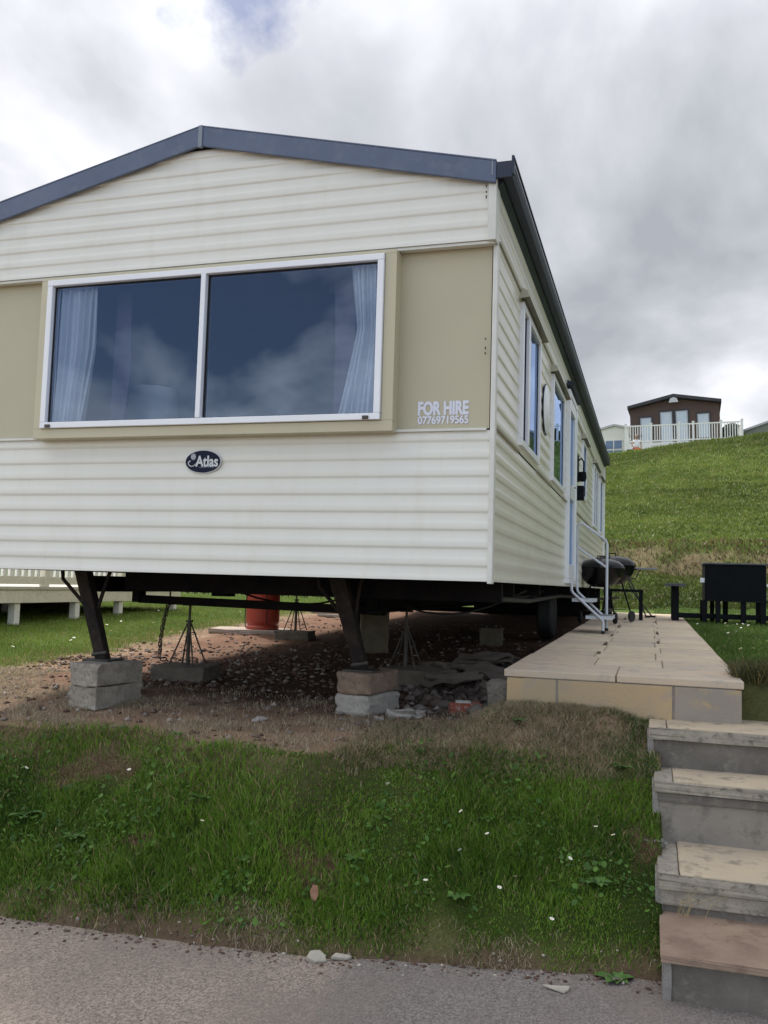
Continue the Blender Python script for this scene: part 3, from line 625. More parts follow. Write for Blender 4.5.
m = MB(); m.box(-W / 2 - .012, -W / 2 + .014, -.125, -.1, APEX - .02, zA + .016); m.box(-.012, -.004, -.1215, -.1, EAVE + .0, 2.326); cpart(m, 'joint_cap', mat('grey_joint_trim', (.2, .23, .28), None, rough=.5))
for sg_ in (1, -1):
    f = (lambda x: x) if sg_ == 1 else (lambda x: -W - x)
    m = MB(); m.prism([(f(.005), EAVE - .05), (f(ov - .01), EAVE - .01), (f(ov - .01), EAVE + .04), (f(.005), EAVE + .03)], -.055, LEN + .08); cpart(m, 'eave_fascia', GUTTER)
    m = MB(); m.prism([(f(ov - .008), EAVE + .005), (f(ov + .045), EAVE + .000), (f(ov + .058), EAVE + .030), (f(ov + .058), EAVE + .085), (f(ov + .05), EAVE + .085), (f(ov + .045), EAVE + .035), (f(ov - .008), EAVE + .02)], -.10, LEN + .08)
    m.box(*sorted((f(ov + .050), f(ov + .064))), -.11, LEN + .08, EAVE + .083, EAVE + .094)
    m.box(*sorted((f(.014), f(ov + .050))), -.113, -.094, EAVE - .012, EAVE + .078); m.box(*sorted((f(ov + .046), f(ov + .060))), -.118, -.085, EAVE + .0, EAVE + .105); cpart(m, 'gutter', GUTTER)
    m = MB(); m.box(*sorted((f(ov + .0585), f(ov + .061))), -.098, LEN + .08, EAVE + .050, EAVE + .060); cpart(m, 'gutter_edge', mat('pale_gutter_edge', (.22, .25, .3), None, rough=.35))
# side cladding, cut round the openings (y0, y1, z0, z1)
OPEN = [(0.93, 1.90, 0.90, 1.86), (2.84, 3.90, 0.90, 1.83), (4.30, 5.22, 0.03, 2.02), (6.35, 6.95, 1.10, 1.83), (8.55, 9.55, 0.90, 1.83), (10.15, 10.90, 0.90, 1.83)]
m = MB(); X0 = 0.004
ys = sorted({0.03, LEN - .03} | {o[0] for o in OPEN} | {o[1] for o in OPEN})
for a, b in zip(ys, ys[1:]):
    o = [q for q in OPEN if q[0] <= a and q[1] >= b]
    for z0, z1 in ((0.0, .85), (.865, 1.905), (1.92, EAVE)):
        if not o: clad_side(a, b, z0, z1, X0, m); continue
        _, _, u0, u1 = o[0]
        if u0 > z0: clad_side(a, b, z0, min(u0, z1), X0, m)
        if u1 < z1: clad_side(a, b, max(u1, z0), z1, X0, m)
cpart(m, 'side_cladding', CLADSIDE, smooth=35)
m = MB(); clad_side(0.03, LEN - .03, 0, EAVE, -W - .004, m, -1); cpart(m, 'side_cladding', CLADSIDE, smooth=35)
m = MB()
for z in (.851, 1.906):
    for a, b in zip([0.03] + [o[1] for o in OPEN], [o[0] for o in OPEN] + [LEN]):
        if z > 1.9 and a > 3.5 and a < 4.0: pass
        m.box(0.0, .024, a, b, z, z + .013)
cpart(m, 'side_trim', mat('dull_side_trim', (.35, .33, .26), None, rough=.5))
m = MB(); m.box(-.02, .03, LEN - .03, LEN + .03, -.01, EAVE); m.box(-W - .03, -W + .02, LEN - .03, LEN + .03, -.01, EAVE); cpart(m, 'rear_corner_trim', UPVC)
m = MB(); m.prism([(-W, 0), (0, 0), (0, EAVE), (-W / 2, APEX + .08), (-W, EAVE)], LEN, LEN + .025); cpart(m, 'rear_wall', CLAD)
# interior shell
INTW = mat('inner_wall', (0.16, 0.145, 0.12), (0.19, 0.17, 0.14), 2, .8)
m = MB(); m.box(-W + .05, -.05, .02, LEN - .02, 0.045, 0.06); m.box(-W + .05, -.05, .02, LEN - .02, 2.16, 2.18)
m.box(-W + .05, -W + .06, .02, LEN - .02, 0.05, 2.17); m.box(-W + .05, -.05, 3.8, 3.83, .05, 2.17); m.box(-W + .05, -0.05, 0.02, .04, 0.05, .80); cpart(m, 'inner_shell', INTW)
m = MB(); m.box(-W + .03, -.03, 0.02, LEN, .004, 0.04); cpart(m, 'floor_deck', CHAS)
# side windows
GLS = glass('side_window_glass', (0.25, 0.28, 0.32), 1.3)
CURT = mat('pale_curtain', (0.86, 0.87, 0.88), (0.80, 0.82, 0.84), 8, .9)
def side_window(y0, y1, z0, z1, mull=None, hood=True):
    wn = empty('side_window', (0, 0, 0), None, None); wn.parent = cv; wn.location = -CVL
    f = .045; m = MB()
    m.box(-.03, .034, y0, y1, z0, z0 + f); m.box(-.03, .034, y0, y1, z1 - f, z1); m.box(-.03, .034, y0, y0 + f, z0 + f, z1 - f); m.box(-.03, .034, y1 - f, y1, z0 + f, z1 - f)
    if mull: m.box(-.03, .038, mull - .035, mull + .035, z0 + f, z1 - f)
    m.build('frame', UPVC, wn, bevel=.004)
    cuts = [y0 + f] + ([mull - .035, mull + .035] if mull else []) + [y1 - f]
    for a, b in zip(cuts[::2], cuts[1::2]):
        MB().add([(.012, a, z0 + f), (.012, b, z0 + f), (.012, b, z1 - f), (.012, a, z1 - f)], [(0, 1, 2, 3)]).build('glass_pane', GLS, wn)
        MB().box(.010, .016, a, a + .012, z0 + f, z1 - f).box(.010, .016, b - .012, b, z0 + f, z1 - f).build('gasket', RUBBER, wn)
    MB().box(-.25, -.24, y0 - .1, y1 + .1, z0 - .1, z1 + .1).build('window_lining', INTW, wn)
    if hood:
        MB().prism([(0.0, z1 + .075), (.06, z1 + .045), (.075, z1 + .015), (0.0, z1 + .025)], y0 - .06, y1 + .09).build('hood', HOOD, wn)
        mm = MB()
        for yy in (y0 - .068, y1 + .09): mm.prism([(0.0, z1 + .085), (.062, z1 + .052), (.078, z1 + .010), (0.0, z1 + .0)], yy, yy + .008)
        # prism along Y uses (x, z): right as written
        mm.build('hood_end', mat('pale_hood_end', (.42, .40, .31), None, rough=.5), wn)
    return wn
side_window(*OPEN[0], mull=1.22); side_window(*OPEN[1]); side_window(*OPEN[3]); side_window(*OPEN[4], mull=9.0); side_window(*OPEN[5])
# round white plate between the first two windows
m = MB(); m.lathe([(.0, .012), (.19, .012), (.20, .006), (.20, 0)], (0.018, 2.38, 1.42), 32, 'X'); cpart(m, 'round_wall_plate', UPVC, smooth=40)
m = MB(); m.lathe([(.205, .004), (.212, .0)], (0.018, 2.375, 1.42), 32, 'X'); cpart(m, 'plate_rim', GUTTER)
# door
dr = empty('side_door', (0, 0, 0), None, None); dr.parent = cv; dr.location = -CVL
y0, y1, z0, z1 = OPEN[2]; f = .06; m = MB()
m.box(-.03, .045, y0, y1, z0, z0 + .05); m.box(-.03, .045, y0, y1, z1 - f, z1); m.box(-.03, .045, y0, y0 + f, z0 + .05, z1 - f); m.box(-.03, .045, y1 - f, y1, z0 + .05, z1 - f); m.build('door_frame', UPVC, dr, bevel=.004)
m = MB(); a, b = y0 + f + .004, y1 - f - .004
m.box(-.02, .036, a, a + .11, z0 + .055, z1 - f - .004); m.box(-.02, .036, b - .11, b, z0 + .055, z1 - f - .004); m.box(-.02, .036, a + .11, b - .11, z0 + .055, z0 + .2); m.box(-.02, .036, a + .11, b - .11, 0.92, 1.06); m.box(-.02, .036, a + .11, b - .11, z1 - f - .12, z1 - f - .004)
lf = m.build('door_leaf', UPVC, dr, bevel=.004)
for u0, u1 in ((z0 + .2, .92), (1.06, z1 - f - .12)): MB().add([(.010, a + .11, u0), (.010, b - .11, u0), (.010, b - .11, u1), (.010, a + .11, u1)], [(0, 1, 2, 3)]).build('glass_pane', GLS, dr)
MB().box(.036, .05, a + .03, a + .07, .93, 1.12).tube([(.06, a + .05, 1.02), (.085, a + .05, 1.02), (.085, a + .17, 1.02)], .01, 8).build('handle', CHROME, dr)
MB().prism([(0.0, z1 + .09), (.07, z1 + .06), (.085, z1 + .03), (0.0, z1 + .035)], y0 - .04, y1 + .1).build('hood', GUTTER, dr)
MB().box(-.25, -.24, y0 - .1, y1 + .1, .05, 2.1).build('door_lining', INTW, dr)
# wall lantern and the small meter box below it
ln = empty('wall_lantern', (0, 0, 0), None, None); ln.parent = cv; ln.location = Vector((.02, 5.55, 1.35)) - CVL; ln.scale = (.8, .8, .85)
MB().box(-.005, .02, -.05, .05, -.17, .20).build('back_plate', BLACK, ln, bevel=.004)
MB().box(.02, .10, -.045, .045, -.16, -.09).tube([(.01, 0, .12), (.06, 0, .15), (.09, 0, .10), (.09, 0, -.06)], .012, 8).lathe([(0, -.03), (.05, -.035), (.06, -.10), (.045, -.16), (0, -.17)], (.075, 0, 0), 14).build('lamp_head', BLACK, ln, smooth=40)
m = MB(); m.box(.02, .11, 5.34, 5.47, .98, 1.14); cpart(m, 'meter_box', BLACK, bevel=.006)
# chassis
m = MB()
for x, zl in ((-W + .62, -.13), (-.95, -.21)):
    m = MB(); m.box(x - .05, x + .05, .78, LEN - .4, -.045, -.03); m.box(x - .05, x + .05, .78, LEN - .4, zl - .015, zl); m.box(x - .008, x + .008, .78, LEN - .4, zl, -.045)
    cpart(m, 'chassis_rail', CHAS, bevel=.002)
for y in (1.55, 3.1, 4.6, 6.1, 7.6, 9.2, 11.2):
    m = MB(); m.box(-2.68, -.10, y, y + .06, -.095, .003); cpart(m, 'cross_member', CHAS, bevel=.002)
m = MB(); m.box(-2.74, -.05, .72, .78, -.125, .003); cpart(m, 'cross_member', CHAS, bevel=.002)
m = MB(); m.box(-2.2, -.04, LEN - .06, LEN - .02, -.75, .0); cpart(m, 'rear_light_block', CHAS)  # added dark board, blocks light reaching under the caravan's far end
# lower front cross beam with the coupling head under it
m = MB(); m.beam((-W + .78, 1.15, -.195), (-.9, 1.05, -.215), .05, .06); m.box(-W + .74, -W + .80, 1.1, 1.2, -.22, -.04); m.box(-1.0, -.92, 1.0, 1.1, -.24, -.04); m.box(-2.15, -2.02, .9, 1.02, -.15, -.03); cpart(m, 'tow_beam', CHAS, bevel=.003)
for x in (-2.65, -2.3, -1.5, -.5, -.2):
    m = MB(); m.tube([(x, .95, -.1), (x + .02, 3, -.14), (x, 6, -.11), (x + .03, 9, -.15)], .022, 8); cpart(m, 'underfloor_pipe', mat('grey_pipe', (.03, .03, .03), (.02, .02, .02), 5), smooth=50)
for (xa, ya, xb, yb, sag) in ((-2.3, 1.2, -1.3, 2.2, .16), (-1.9, 2.4, -.6, 1.5, .13), (-1.2, 1.3, -.15, 2.6, .20), (-.8, 3.2, -.1, 3.4, .12)):
    m = MB(); m.tube([(xa + (xb - xa) * t / 8, ya + (yb - ya) * t / 8, -.05 - sag * math.sin(math.pi * t / 8)) for t in range(9)], .008, 6); cpart(m, 'hanging_cable', RUBBER, smooth=50)
# wheels on the axle
for sx_, sgn in ((-W + .75, -1), (-.42, 1)):
    wl = empty('wheel', (0, 0, 0), None, None); wl.parent = cv; wl.location = Vector((sx_, 6.6, -.33)) - CVL
    MB().lathe([(.17, -.09), (.30, -.095), (.33, -.07), (.335, 0), (.33, .07), (.30, .095), (.17, .09)], (0, 0, 0), 32, 'X').build('tyre', RUBBER, wl, smooth=35)
    MB().lathe([(0, -.02), (.05, -.03), (.09, .0), (.15, -.02), (.17, .08), (.175, .09), (.175, -.09), (0, -.06)], (0, 0, 0), 24, 'X').build('rim', STEEL, wl, smooth=35)
m = MB(); m.tube([(-W + .75, 6.6, -.33), (-.42, 6.6, -.33)], .035, 10); m.box(-1.3, -1.2, 6.3, 6.9, -.36, -.24); m.box(-2.5, -2.4, 6.3, 6.9, -.36, -.24); cpart(m, 'axle', CHAS)
# the two front prop legs: heavy channel, splayed, with V braces
def prop_leg(top, bot, spread, wt, wb):
    lg = empty('prop_leg', (0, 0, 0), None, None); lg.parent = cv; lg.location = -CVL
    m = MB(); n = 8; T = Vector(top); B = Vector(bot)
    vs = []; fs = []
    for i in range(n + 1):
        t = i / n; c = T.lerp(B, t); w_ = wt * (1 - t) + wb * t; d = w_ * .8; wob = 0
        for sxx, syy in ((-1, -1), (1, -1), (1, 1), (-1, 1)): vs.append((c.x + sxx * w_ / 2 + wob, c.y + syy * d / 2, c.z))
    for i in range(n):
        for k in range(4): a = i * 4 + k; b = i * 4 + (k + 1) % 4; fs.append((a, b, b + 4, a + 4))
    fs += [(3, 2, 1, 0), tuple(n * 4 + k for k in range(4))]
    m.add(vs, fs).build('channel', LEGM, lg, bevel=.008)
    mid = T.lerp(B, .46)
    for s, k in ((-1, 1.0), (1, .8)):
        MB().tube([(T.x + s * spread, T.y + .03, T.z), (T.x + s * spread * .92, T.y + .02, T.z - .06), (mid.x + s * .04, mid.y, mid.z + .02)], .013, 8).build('brace', LEGM, lg, smooth=50)
    MB().box(B.x - .10, B.x + .10, B.y - .09, B.y + .09, B.z - .006, B.z + .006).build('foot_plate', STEEL, lg, bevel=.003)
    MB().tube([(B.x - .06, B.y - wb * .42, B.z + .03), (B.x + .05, B.y - wb * .42, B.z + .05)], .014, 8).build('pivot_pin', STEEL, lg)
    return lg

def split_islands(names):
    """separate pieces built in one go become parts of their own"""
    for o in [q for q in COL.objects if q.type == 'MESH' and q.parent is not None and q.name.split('.')[0] in names]:
        me = o.data; n = len(me.vertices); par = list(range(n))
        def find(a):
            while par[a] != a: par[a] = par[par[a]]; a = par[a]
            return a
        for p in me.polygons:
            v = list(p.vertices)
            for q in v[1:]: par[find(q)] = find(v[0])
        roots = {}
        for p in me.polygons: roots.setdefault(find(p.vertices[0]), []).append(p)
        if len(roots) < 2: continue
        keep = True
        for ps in roots.values():
            vi = sorted({v for p in ps for v in p.vertices}); mp = {v: i for i, v in enumerate(vi)}
            nm = bpy.data.meshes.new(o.name.split('.')[0]); nm.from_pydata([tuple(me.vertices[v].co) for v in vi], [], [[mp[v] for v in p.vertices] for p in ps])
            nm.polygons.foreach_set('use_smooth', [p.use_smooth for p in ps])
            for mt in me.materials: nm.materials.append(mt)
            if keep: o.data = nm; keep = False
            else: c = o.copy(); c.data = nm; COL.objects.link(c)
split_islands({'front_panel', 'corner_trim', 'gable_corner_trim', 'side_trim', 'rear_corner_trim', 'drip_trim', 'joint_cap', 'hood_end', 'rust_streak', 'gasket'})

# ================================================================== blocks, jacks and what stands under the caravan
zb = zg(-2.62, .35); print('ground at left stack', zb, 'right', zg(-.95, .75))
def stack(x, y, rz, mats, labels, w_, d_, h_, grp, z0=None, bev=.010, seeds=(1, 2)):
    z = (zg(x, y) if z0 is None else z0) - .012; top = z
    for i, (mt, lb) in enumerate(zip(mats, labels)):
        o = block_obj('concrete_block', w_, d_, h_, mt, (x + random.uniform(-.008, .008), y + random.uniform(-.01, .01), top), rz + random.uniform(-.03, .03), seeds[i], .004, bev=bev)
        tag(o, lb, 'block', grp); top += h_ + .003
    return top
tl = stack(-2.60, .36, R(-6), (CONC, CONC), ('grey concrete block on the earth, bottom of the left front pair', 'grey concrete block under the leaning left prop leg, top of its pair'), .235, .44, .142, 'blocks under the front legs', bev=.006)
tr = stack(-.92, .78, R(-10), (CONCL, CONCB), ('pale rounded concrete block at the bottom of the right front pair', 'brown rounded block under the leaning right prop leg, on a paler block'), .245, .44, .135, 'blocks under the front legs', bev=.028, seeds=(5, 6))
prop_leg((-2.86, .40, .002), (-2.67, .40, tl + .004), .19, .10, .085)
prop_leg((-1.08, .58, .002), (-.95, .72, tr + .004), .15, .115, .085)
def screw_jack(x, y, zt, zbm, label, r=.013):
    j = empty('screw_jack', (x, y, zbm), label, 'jack', 'screw jacks under the chassis')
    h = zt - zbm
    MB().tube([(0, 0, 0), (0, 0, h * .72)], r * 1.25, 10).build('tube', STEEL, j, smooth=50)
    MB().tube([(0, 0, h * .70), (0, 0, h)], r * .8, 8).lathe([(.001, h * .70), (.03, h * .70), (.03, h * .735), (.001, h * .735)], (0, 0, 0), 8).build('screw', STEEL, j, smooth=50)
    MB().box(-.045, .045, -.045, .045, h - .012, h).build('head_plate', STEEL, j, bevel=.002)
    for k in range(4):
        a = math.pi / 4 + k * math.pi / 2
        MB().tube([(.015 * math.cos(a), .015 * math.sin(a), h * .68), (.15 * math.cos(a), .15 * math.sin(a), .006)], .0065, 6).build('leg', STEEL, j, smooth=50)
    return j
def pad(x, y, w_, d_, h_, m_, label, rz=0, seed=3, grp='pads under the chassis'):
    z = zg(x, y) - .02; o = block_obj('concrete_pad', w_, d_, h_, m_, (x, y, z), rz, seed, .004); tag(o, label, 'block', grp); return z + h_ + .002
z = pad(-2.72, 1.62, .44, .40, .13, CONCD, 'dark concrete pad under the front left screw jack beside the chain', R(8)); screw_jack(-2.70, 1.60, -.235, z, 'slim screw jack with splayed legs beside the hanging chain')
z = pad(-3.28, 5.25, .42, .32, .12, CONCD, 'small dark pad under the far screw jack near the red gas cylinder', R(4), 4); screw_jack(-3.28, 5.25, -.11, z, 'far screw jack just right of the red gas cylinder')
z = pad(-.92, 2.05, .50, .42, .16, CONCD, 'wide dark brown pad under the right screw jack', R(-14), 5); screw_jack(-1.02, 2.05, -.235, z, 'screw jack behind the right prop leg on a wide dark pad')
z = zg(-2.05, 4.3); tag(block_obj('block_pier', .30, .30, .46, mat('tan_block', (.12, .10, .07), (.16, .135, .095), 8, .9, .6, 60), (-2.0, 4.35, z - .01), R(20), 8, .004), 'tall tan block pier behind the right prop leg', 'block')
tag(block_obj('block_pier', .26, .22, .20, mat('tan_block', (.23, .19, .13)), (-.95, 5.6, zg(-.95, 5.6)), R(5), 9, .004), 'small square tan block deep in the dark beside the wheel', 'block')
tag(block_obj('concrete_block', .14, .20, .17, CONC, (-.13, 1.2, zg(-.13, 1.2) - .01), R(3), 12, .004), 'small grey block tight against the left corner of the patio', 'block')
# chain
ch = empty('chain', (-2.78, 1.42, -.2), 'rusty slack chain hanging from the chassis beside the front left jack', 'chain')
p0 = Vector((0, 0, 0)); p1 = Vector((-.115, .08, -.455)); nl = 15; m = MB()
def link(m, c, d, side, s=.020, r=.0045):
    d = d.normalized(); u = side.normalized(); pts = []
    for k in range(13):
        a = 2 * math.pi * k / 12; pts.append(c + d * math.cos(a) * s * 1.5 + u * math.sin(a) * s * .75)
    m.tube(pts, r, 5, cap=False)
for i in range(nl):
    t = (i + .5) / nl; c = p0.lerp(p1, t) + Vector((-.02 * math.sin(t * math.pi) + random.uniform(-.004, .004), 0, 0))
    link(m, c, p1 - p0, Vector((1, .2 * random.uniform(-1, 1), 0)) if i % 2 else Vector((0, 1, 0)))
m.build('links', STEEL, ch, smooth=60)
link(MB(), Vector((0, 0, 0)), Vector((0, 0, 1)), Vector((1, 0, 0)), .022, .006)
m = MB(); m.tube([(0, 0, .16), (0, 0, .03), (.02, 0, 0), (0, 0, -.03), (-.015, 0, -.005)], .007, 6); m.build('hook', STEEL, ch, smooth=60)
m = MB(); link(m, p1 + Vector((.0, 0, -.01)), Vector((1, 0, .1)), Vector((0, 1, 0))); link(m, p1 + Vector((.03, .01, -.02)), Vector((.4, 1, 0)), Vector((0, 0, 1))); m.build('loose_end', STEEL, ch, smooth=60)
# red gas cylinder on its slab
gz = zg(-3.95, 5.75)
tag(block_obj('paving_slab', .95, .62, .055, mat('pinkish_slab', (.33, .27, .23), (.42, .34, .29), 6, .9, .4, 60), (-4.10, 5.75, gz - .005), R(12), 21, .003, cuts=3), 'pinkish slab under the red gas cylinder', 'slab')
RED = mat('faded_red_enamel', (0.36, 0.045, 0.026), (0.29, 0.038, 0.022), 6, .45, .1, 30, c3=(.28, .06, .035))
gcx = empty('gas_cylinder', (-3.93, 5.72, gz + .05), 'tall red gas cylinder standing on a slab beyond the caravan', 'gas cylinder'); gcx.scale = (1.12, 1.12, 1.1)
MB().lathe([(.185, 0), (.187, .03), (.17, .05), (.185, .075), (.19, .10), (.19, .55), (.193, .56), (.193, .575), (.19, .585), (.19, .98), (.175, 1.06), (.13, 1.12), (.06, 1.15), (0, 1.155)], (0, 0, 0), 36).build('body', RED, gcx, smooth=40)
MB().lathe([(.02, 1.14), (.025, 1.19), (.015, 1.2), (.015, 1.24), (0, 1.24)], (0, 0, 0), 12).tube([(0, 0, 1.2), (.06, 0, 1.2)], .012, 8).build('valve', STEEL, gcx, smooth=40)
m = MB()
for k in range(5):
    a = R(205 + k * 2); 
m.tube([(-.13, -.145, .50), (-.165, -.11, .3), (-.185, -.08, .12), (-.14, -.15, .02)], .006, 6); m.tube([(.10, -.165, .5), (.12, -.15, .25), (.115, -.155, .06)], .004, 6); m.build('hose', RUBBER, gcx, smooth=50)
m = MB(); m.tube([(-.196, 0, .43), (0, -.196, .43), (.196, 0, .43), (0, .196, .43), (-.196, 0, .43)], .004, 6)
# dark red brick with a white patch, broken slabs of the rubble
bk = block_obj('brick', .20, .10, .065, mat('weathered_red_brick', (.26, .07, .045), (.33, .10, .06), 12, .9, .7, 70, c3=(.4, .37, .34)), (-.31, .93, zg(-.31, .93) + .0), R(14), 31, .004); tag(bk, 'broken red brick with a white mortar patch lying in front of the patio', 'brick')
bt_ = MB().box(-.06, .04, -.04, .03, .066, .078).build('mortar_patch', mat('old_mortar', (.55, .54, .52), (.45, .44, .42), 30, .9, .6, 60), bk, bevel=.004)
RS = [(-.60, 1.85, .40, .26, .05, 20, 'flat grey stone slab at the front of the rubble heap'), (-.35, 2.25, .46, .30, .05, -30, 'largest tilted stone slab in the rubble heap'), (-.80, 2.75, .55, .24, .045, 60, 'long brown slab across the rubble heap'), (-.22, 1.62, .24, .18, .08, 10, 'pale chunky stone beside the small grey block'), (-.62, 3.3, .5, .3, .05, 5, 'furthest flat slab behind the rubble heap'), (-1.15, 1.15, .17, .12, .05, 35, 'small broken stone just right of the right block pair')]
for i, (x, y, a, b, h, rz, lb) in enumerate(RS):
    o = block_obj('broken_slab', a, b, h, mat('rubble_stone', (.11, .088, .07), (.17, .14, .115), 9, .95, .8, 60), (x, y, zg(x, y) + .03 + (.05 if 'heap' in lb else -.02)), R(rz), 40 + i, .014, tilt=(R(random.uniform(-14, 14)), R(random.uniform(-14, 14))), cuts=3); tag(o, lb, 'rubble', 'broken slabs under the caravan')
# a few half buried pale stones on the plateau and two broken white tiles by the road
for i, (x, y, s, lb) in enumerate(((-1.42, .20, .035, 'pale stone lying on the earth between the two block pairs'), (-.77, .52, .028, 'small white stone right in front of the right block pair'), (-.66, .62, .075, 'long flat grey stone by the foot of the right block pair'), (-.56, .70, .06, 'narrow tilted stone right of the right block pair'))):
    o = block_obj('stone', s * 2, s * 1.3, s * .7, mat('pale_stone', (.42, .39, .36), (.33, .30, .27), 14, .9, .8, 60), (x, y, zg(x, y) - .003), random.uniform(0, 3), 60 + i, s * .14, cuts=2, bev=s * .15); tag(o, lb, 'stone', 'loose pale stones')
def shard(name, x, y, poly, h, m_, label, rz, tilt):
    o = MB().prism(poly, 0, h, 'Z').build(name, m_, None, bevel=.004); o.location = (x, y, max(zg(x, y), -1.585) + .004); o.rotation_euler = (tilt, tilt * .5, rz); return tag(o, label, 'stone')
SH = mat('broken_white_tile', (.42, .39, .33), (.32, .29, .24), 12, .8, .5, 50)
shard('broken_tile', -.475, -1.24, [(-.04, -.02), (.0, -.035), (.045, -.02), (.035, .012), (.01, .035), (-.03, .02)], .022, SH, 'rounded white stone chip on the crumbling verge, left of its neighbour', .3, .35)
shard('broken_tile', -.385, -1.20, [(-.035, -.02), (.035, -.012), (.05, .008), (.015, .014), (-.02, .012)], .016, SH, 'thin pale stone chip on the verge, right of the rounder one', .2, .2)
shard('broken_tile', .50, -1.17, [(-.058, .012), (-.015, -.008), (.028, -.028), (.046, .0), (.05, .03), (.02, .022)], .010, SH, 'flat triangular white shard lying alone on the asphalt near the steps', .1, .05)
lf = MB().prism([(-.02, 0), (-.008, -.03), (.012, -.035), (.02, -.005), (.01, .03), (-.012, .03)], 0, .004, 'Z').build('dead_leaf', mat('dead_leaf', (.20, .10, .06), (.28, .15, .09), 30, .8), None); lf.location = (-.565, -1.045, zg(-.565, -1.045) + .05); lf.rotation_euler = (R(60), .2, .4); tag(lf, 'curled brown dead leaf in the grass above the white stone chips', 'leaf')

# ================================================================== patio (path), steps
JOINTS = [(.475, 2.95, .20), (.475, 4.2, .28), (.475, 6.1, .40), (.475, 8.6, .5), (.905, 3.4, .22), (.905, 5.0, .32), (.905, 7.8, .5), (.475, 1.95, .1)]
SAND = mat('sandstone_slab', (.53, .425, .30), (.60, .50, .37), 2.2, .85, .35, 70, c3=(.38, .33, .28))
SAND2 = mat('sandstone_slab_pink', (.56, .44, .325), (.48, .40, .31), 2.0, .85, .35, 70, c3=(.33, .30, .28))
SANDG = mat('grey_riser_slab', (.27, .235, .20), (.32, .275, .225), 3, .85, .5, 60, c3=(.40, .30, .17))
SANDO = mat('buff_riser_slab', (.46, .33, .18), (.38, .30, .20), 2.6, .85, .5, 60, c3=(.33, .28, .235))
MORT = mat('grey_mortar', (.30, .28, .26), (.22, .205, .19), 14, .95, .8, 60)
PX0, PX1, PY0, PY1 = 0.035, 1.315, 0.46, 11.75
def pz(y): return -.507 + .0078 * (y - PY0)
pt = empty('patio', (PX0, PY0, -.56), None, None); tag(pt, kind='structure')
def slab_poly(x0, x1, y0, y1, th, name, m_, dz=0.0, bev=.006):
    vs = [(x, y, pz(y) + dz + t) for t in (-th, 0) for x, y in ((x0, y0), (x1, y0), (x1, y1), (x0, y1))]
    o = MB().add(vs, [(0, 3, 2, 1), (4, 5, 6, 7), (0, 1, 5, 4), (1, 2, 6, 5), (2, 3, 7, 6), (3, 0, 4, 7)]).build(name, m_, pt, bevel=bev)
    o.location = -Vector(pt.location); return o
# bed the slabs lie on shows in the open joints
m = MB(); m.add([(x, y, pz(y) - t) for t in (.30, .0045) for x, y in ((PX0 + .02, PY0 + .03), (PX1 - .02, PY0 + .03), (PX1 - .02, PY1), (PX0 + .02, PY1))], [(0, 3, 2, 1), (4, 5, 6, 7), (0, 1, 5, 4), (1, 2, 6, 5), (2, 3, 7, 6), (3, 0, 4, 7)])
o = m.build('bedding', mat('dark_bedding', (.22, .175, .13), (.30, .25, .20), 9, .95, .5, 40), pt); o.location = -Vector(pt.location)
y = PY0 - .025; row = 0; r5 = random.Random(5)
while y < PY1:
    d = .62 if row else .60
    cuts = [PX0 - .02, PX0 + .62, PX1 + .02] if row in (0,) else [PX0 - .02, PX0 + (.46 if row % 2 else .42), PX0 + (.88 if row % 2 else .84), PX1 + .02]
    for a, b in zip(cuts, cuts[1:]):
        g = .0035; slab_poly(a + g, b - g, y + .009, min(y + d, PY1) - .009, .042, 'paving_slab', SAND if r5.random() < .6 else SAND2, r5.uniform(-.003, .003))
    y += d; row += 1
y = PY0 - .025
# open, dirt filled gaps where three slabs meet
m = MB()
for (xx, yy, ln) in JOINTS:
    s = r5.uniform(.008, .014); m.box(xx - s, xx + s, yy, yy + ln, pz(yy) - .02, pz(yy) + .0135)
o = m.build('open_joint', mat('joint_dirt', (.10, .07, .045), (.15, .11, .07), 20, .95, .6, 60), pt); o.location = -Vector(pt.location)
# upright slabs along the front face
for a, b, mt in ((PX0, PX0 + .285, SANDO), (PX0 + .295, PX0 + .925, SANDO), (PX0 + .935, PX1 + .005, SANDG)):
    o = MB().box(a, b, PY0 - .012, PY0 + .03, -.80, pz(PY0) - .045).build('riser_slab', mt, pt, bevel=.005); o.location = -Vector(pt.location)
o = MB().box(PX0 + .286, PX0 + .294, PY0 - .008, PY0 + .03, -.80, pz(PY0) - .046).box(PX0 + .926, PX0 + .934, PY0 - .008, PY0 + .03, -.80, pz(PY0) - .046).box(PX0 + .1, PX1 - .02, PY0 - .008, PY0 + .02, pz(PY0) - .0455, pz(PY0) - .042).build('mortar_joint', MORT, pt); o.location = -Vector(pt.location)
o = MB().box(PX0, PX0 + .04, PY0 + .03, PY1, -.85, -.62).box(PX1 - .04, PX1, PY0 + .03, PY1, -.85, -.60).build('side_slab', SANDG, pt); o.location = -Vector(pt.location)

TREAD = mat('worn_step_tread', (.50, .41, .29), (.42, .35, .27), 3, .85, .5, 60, c3=(.22, .19, .155))
TREADR = mat('reddish_step_tread', (.22, .15, .11), (.33, .24, .175), 3, .85, .5, 60, c3=(.17, .115, .085))
NOSE = mat('dirty_step_edge', (.25, .225, .19), (.36, .32, .26), 9, .9, .8, 60, c3=(.12, .105, .09))
RISER = mat('grey_step_riser', (.22, .198, .172), (.28, .25, .215), 4, .9, .6, 45, c3=(.155, .14, .12))
RISERD = mat('dark_step_riser', (.115, .103, .09), (.175, .157, .135), 5, .9, .6, 45, c3=(.22, .20, .17))
st = empty('garden_steps', (1.45, -1.1, -1.6), 'four weathered concrete steps climbing from the road to the patio', 'steps')
SX0, SX1 = 0.86, 2.02
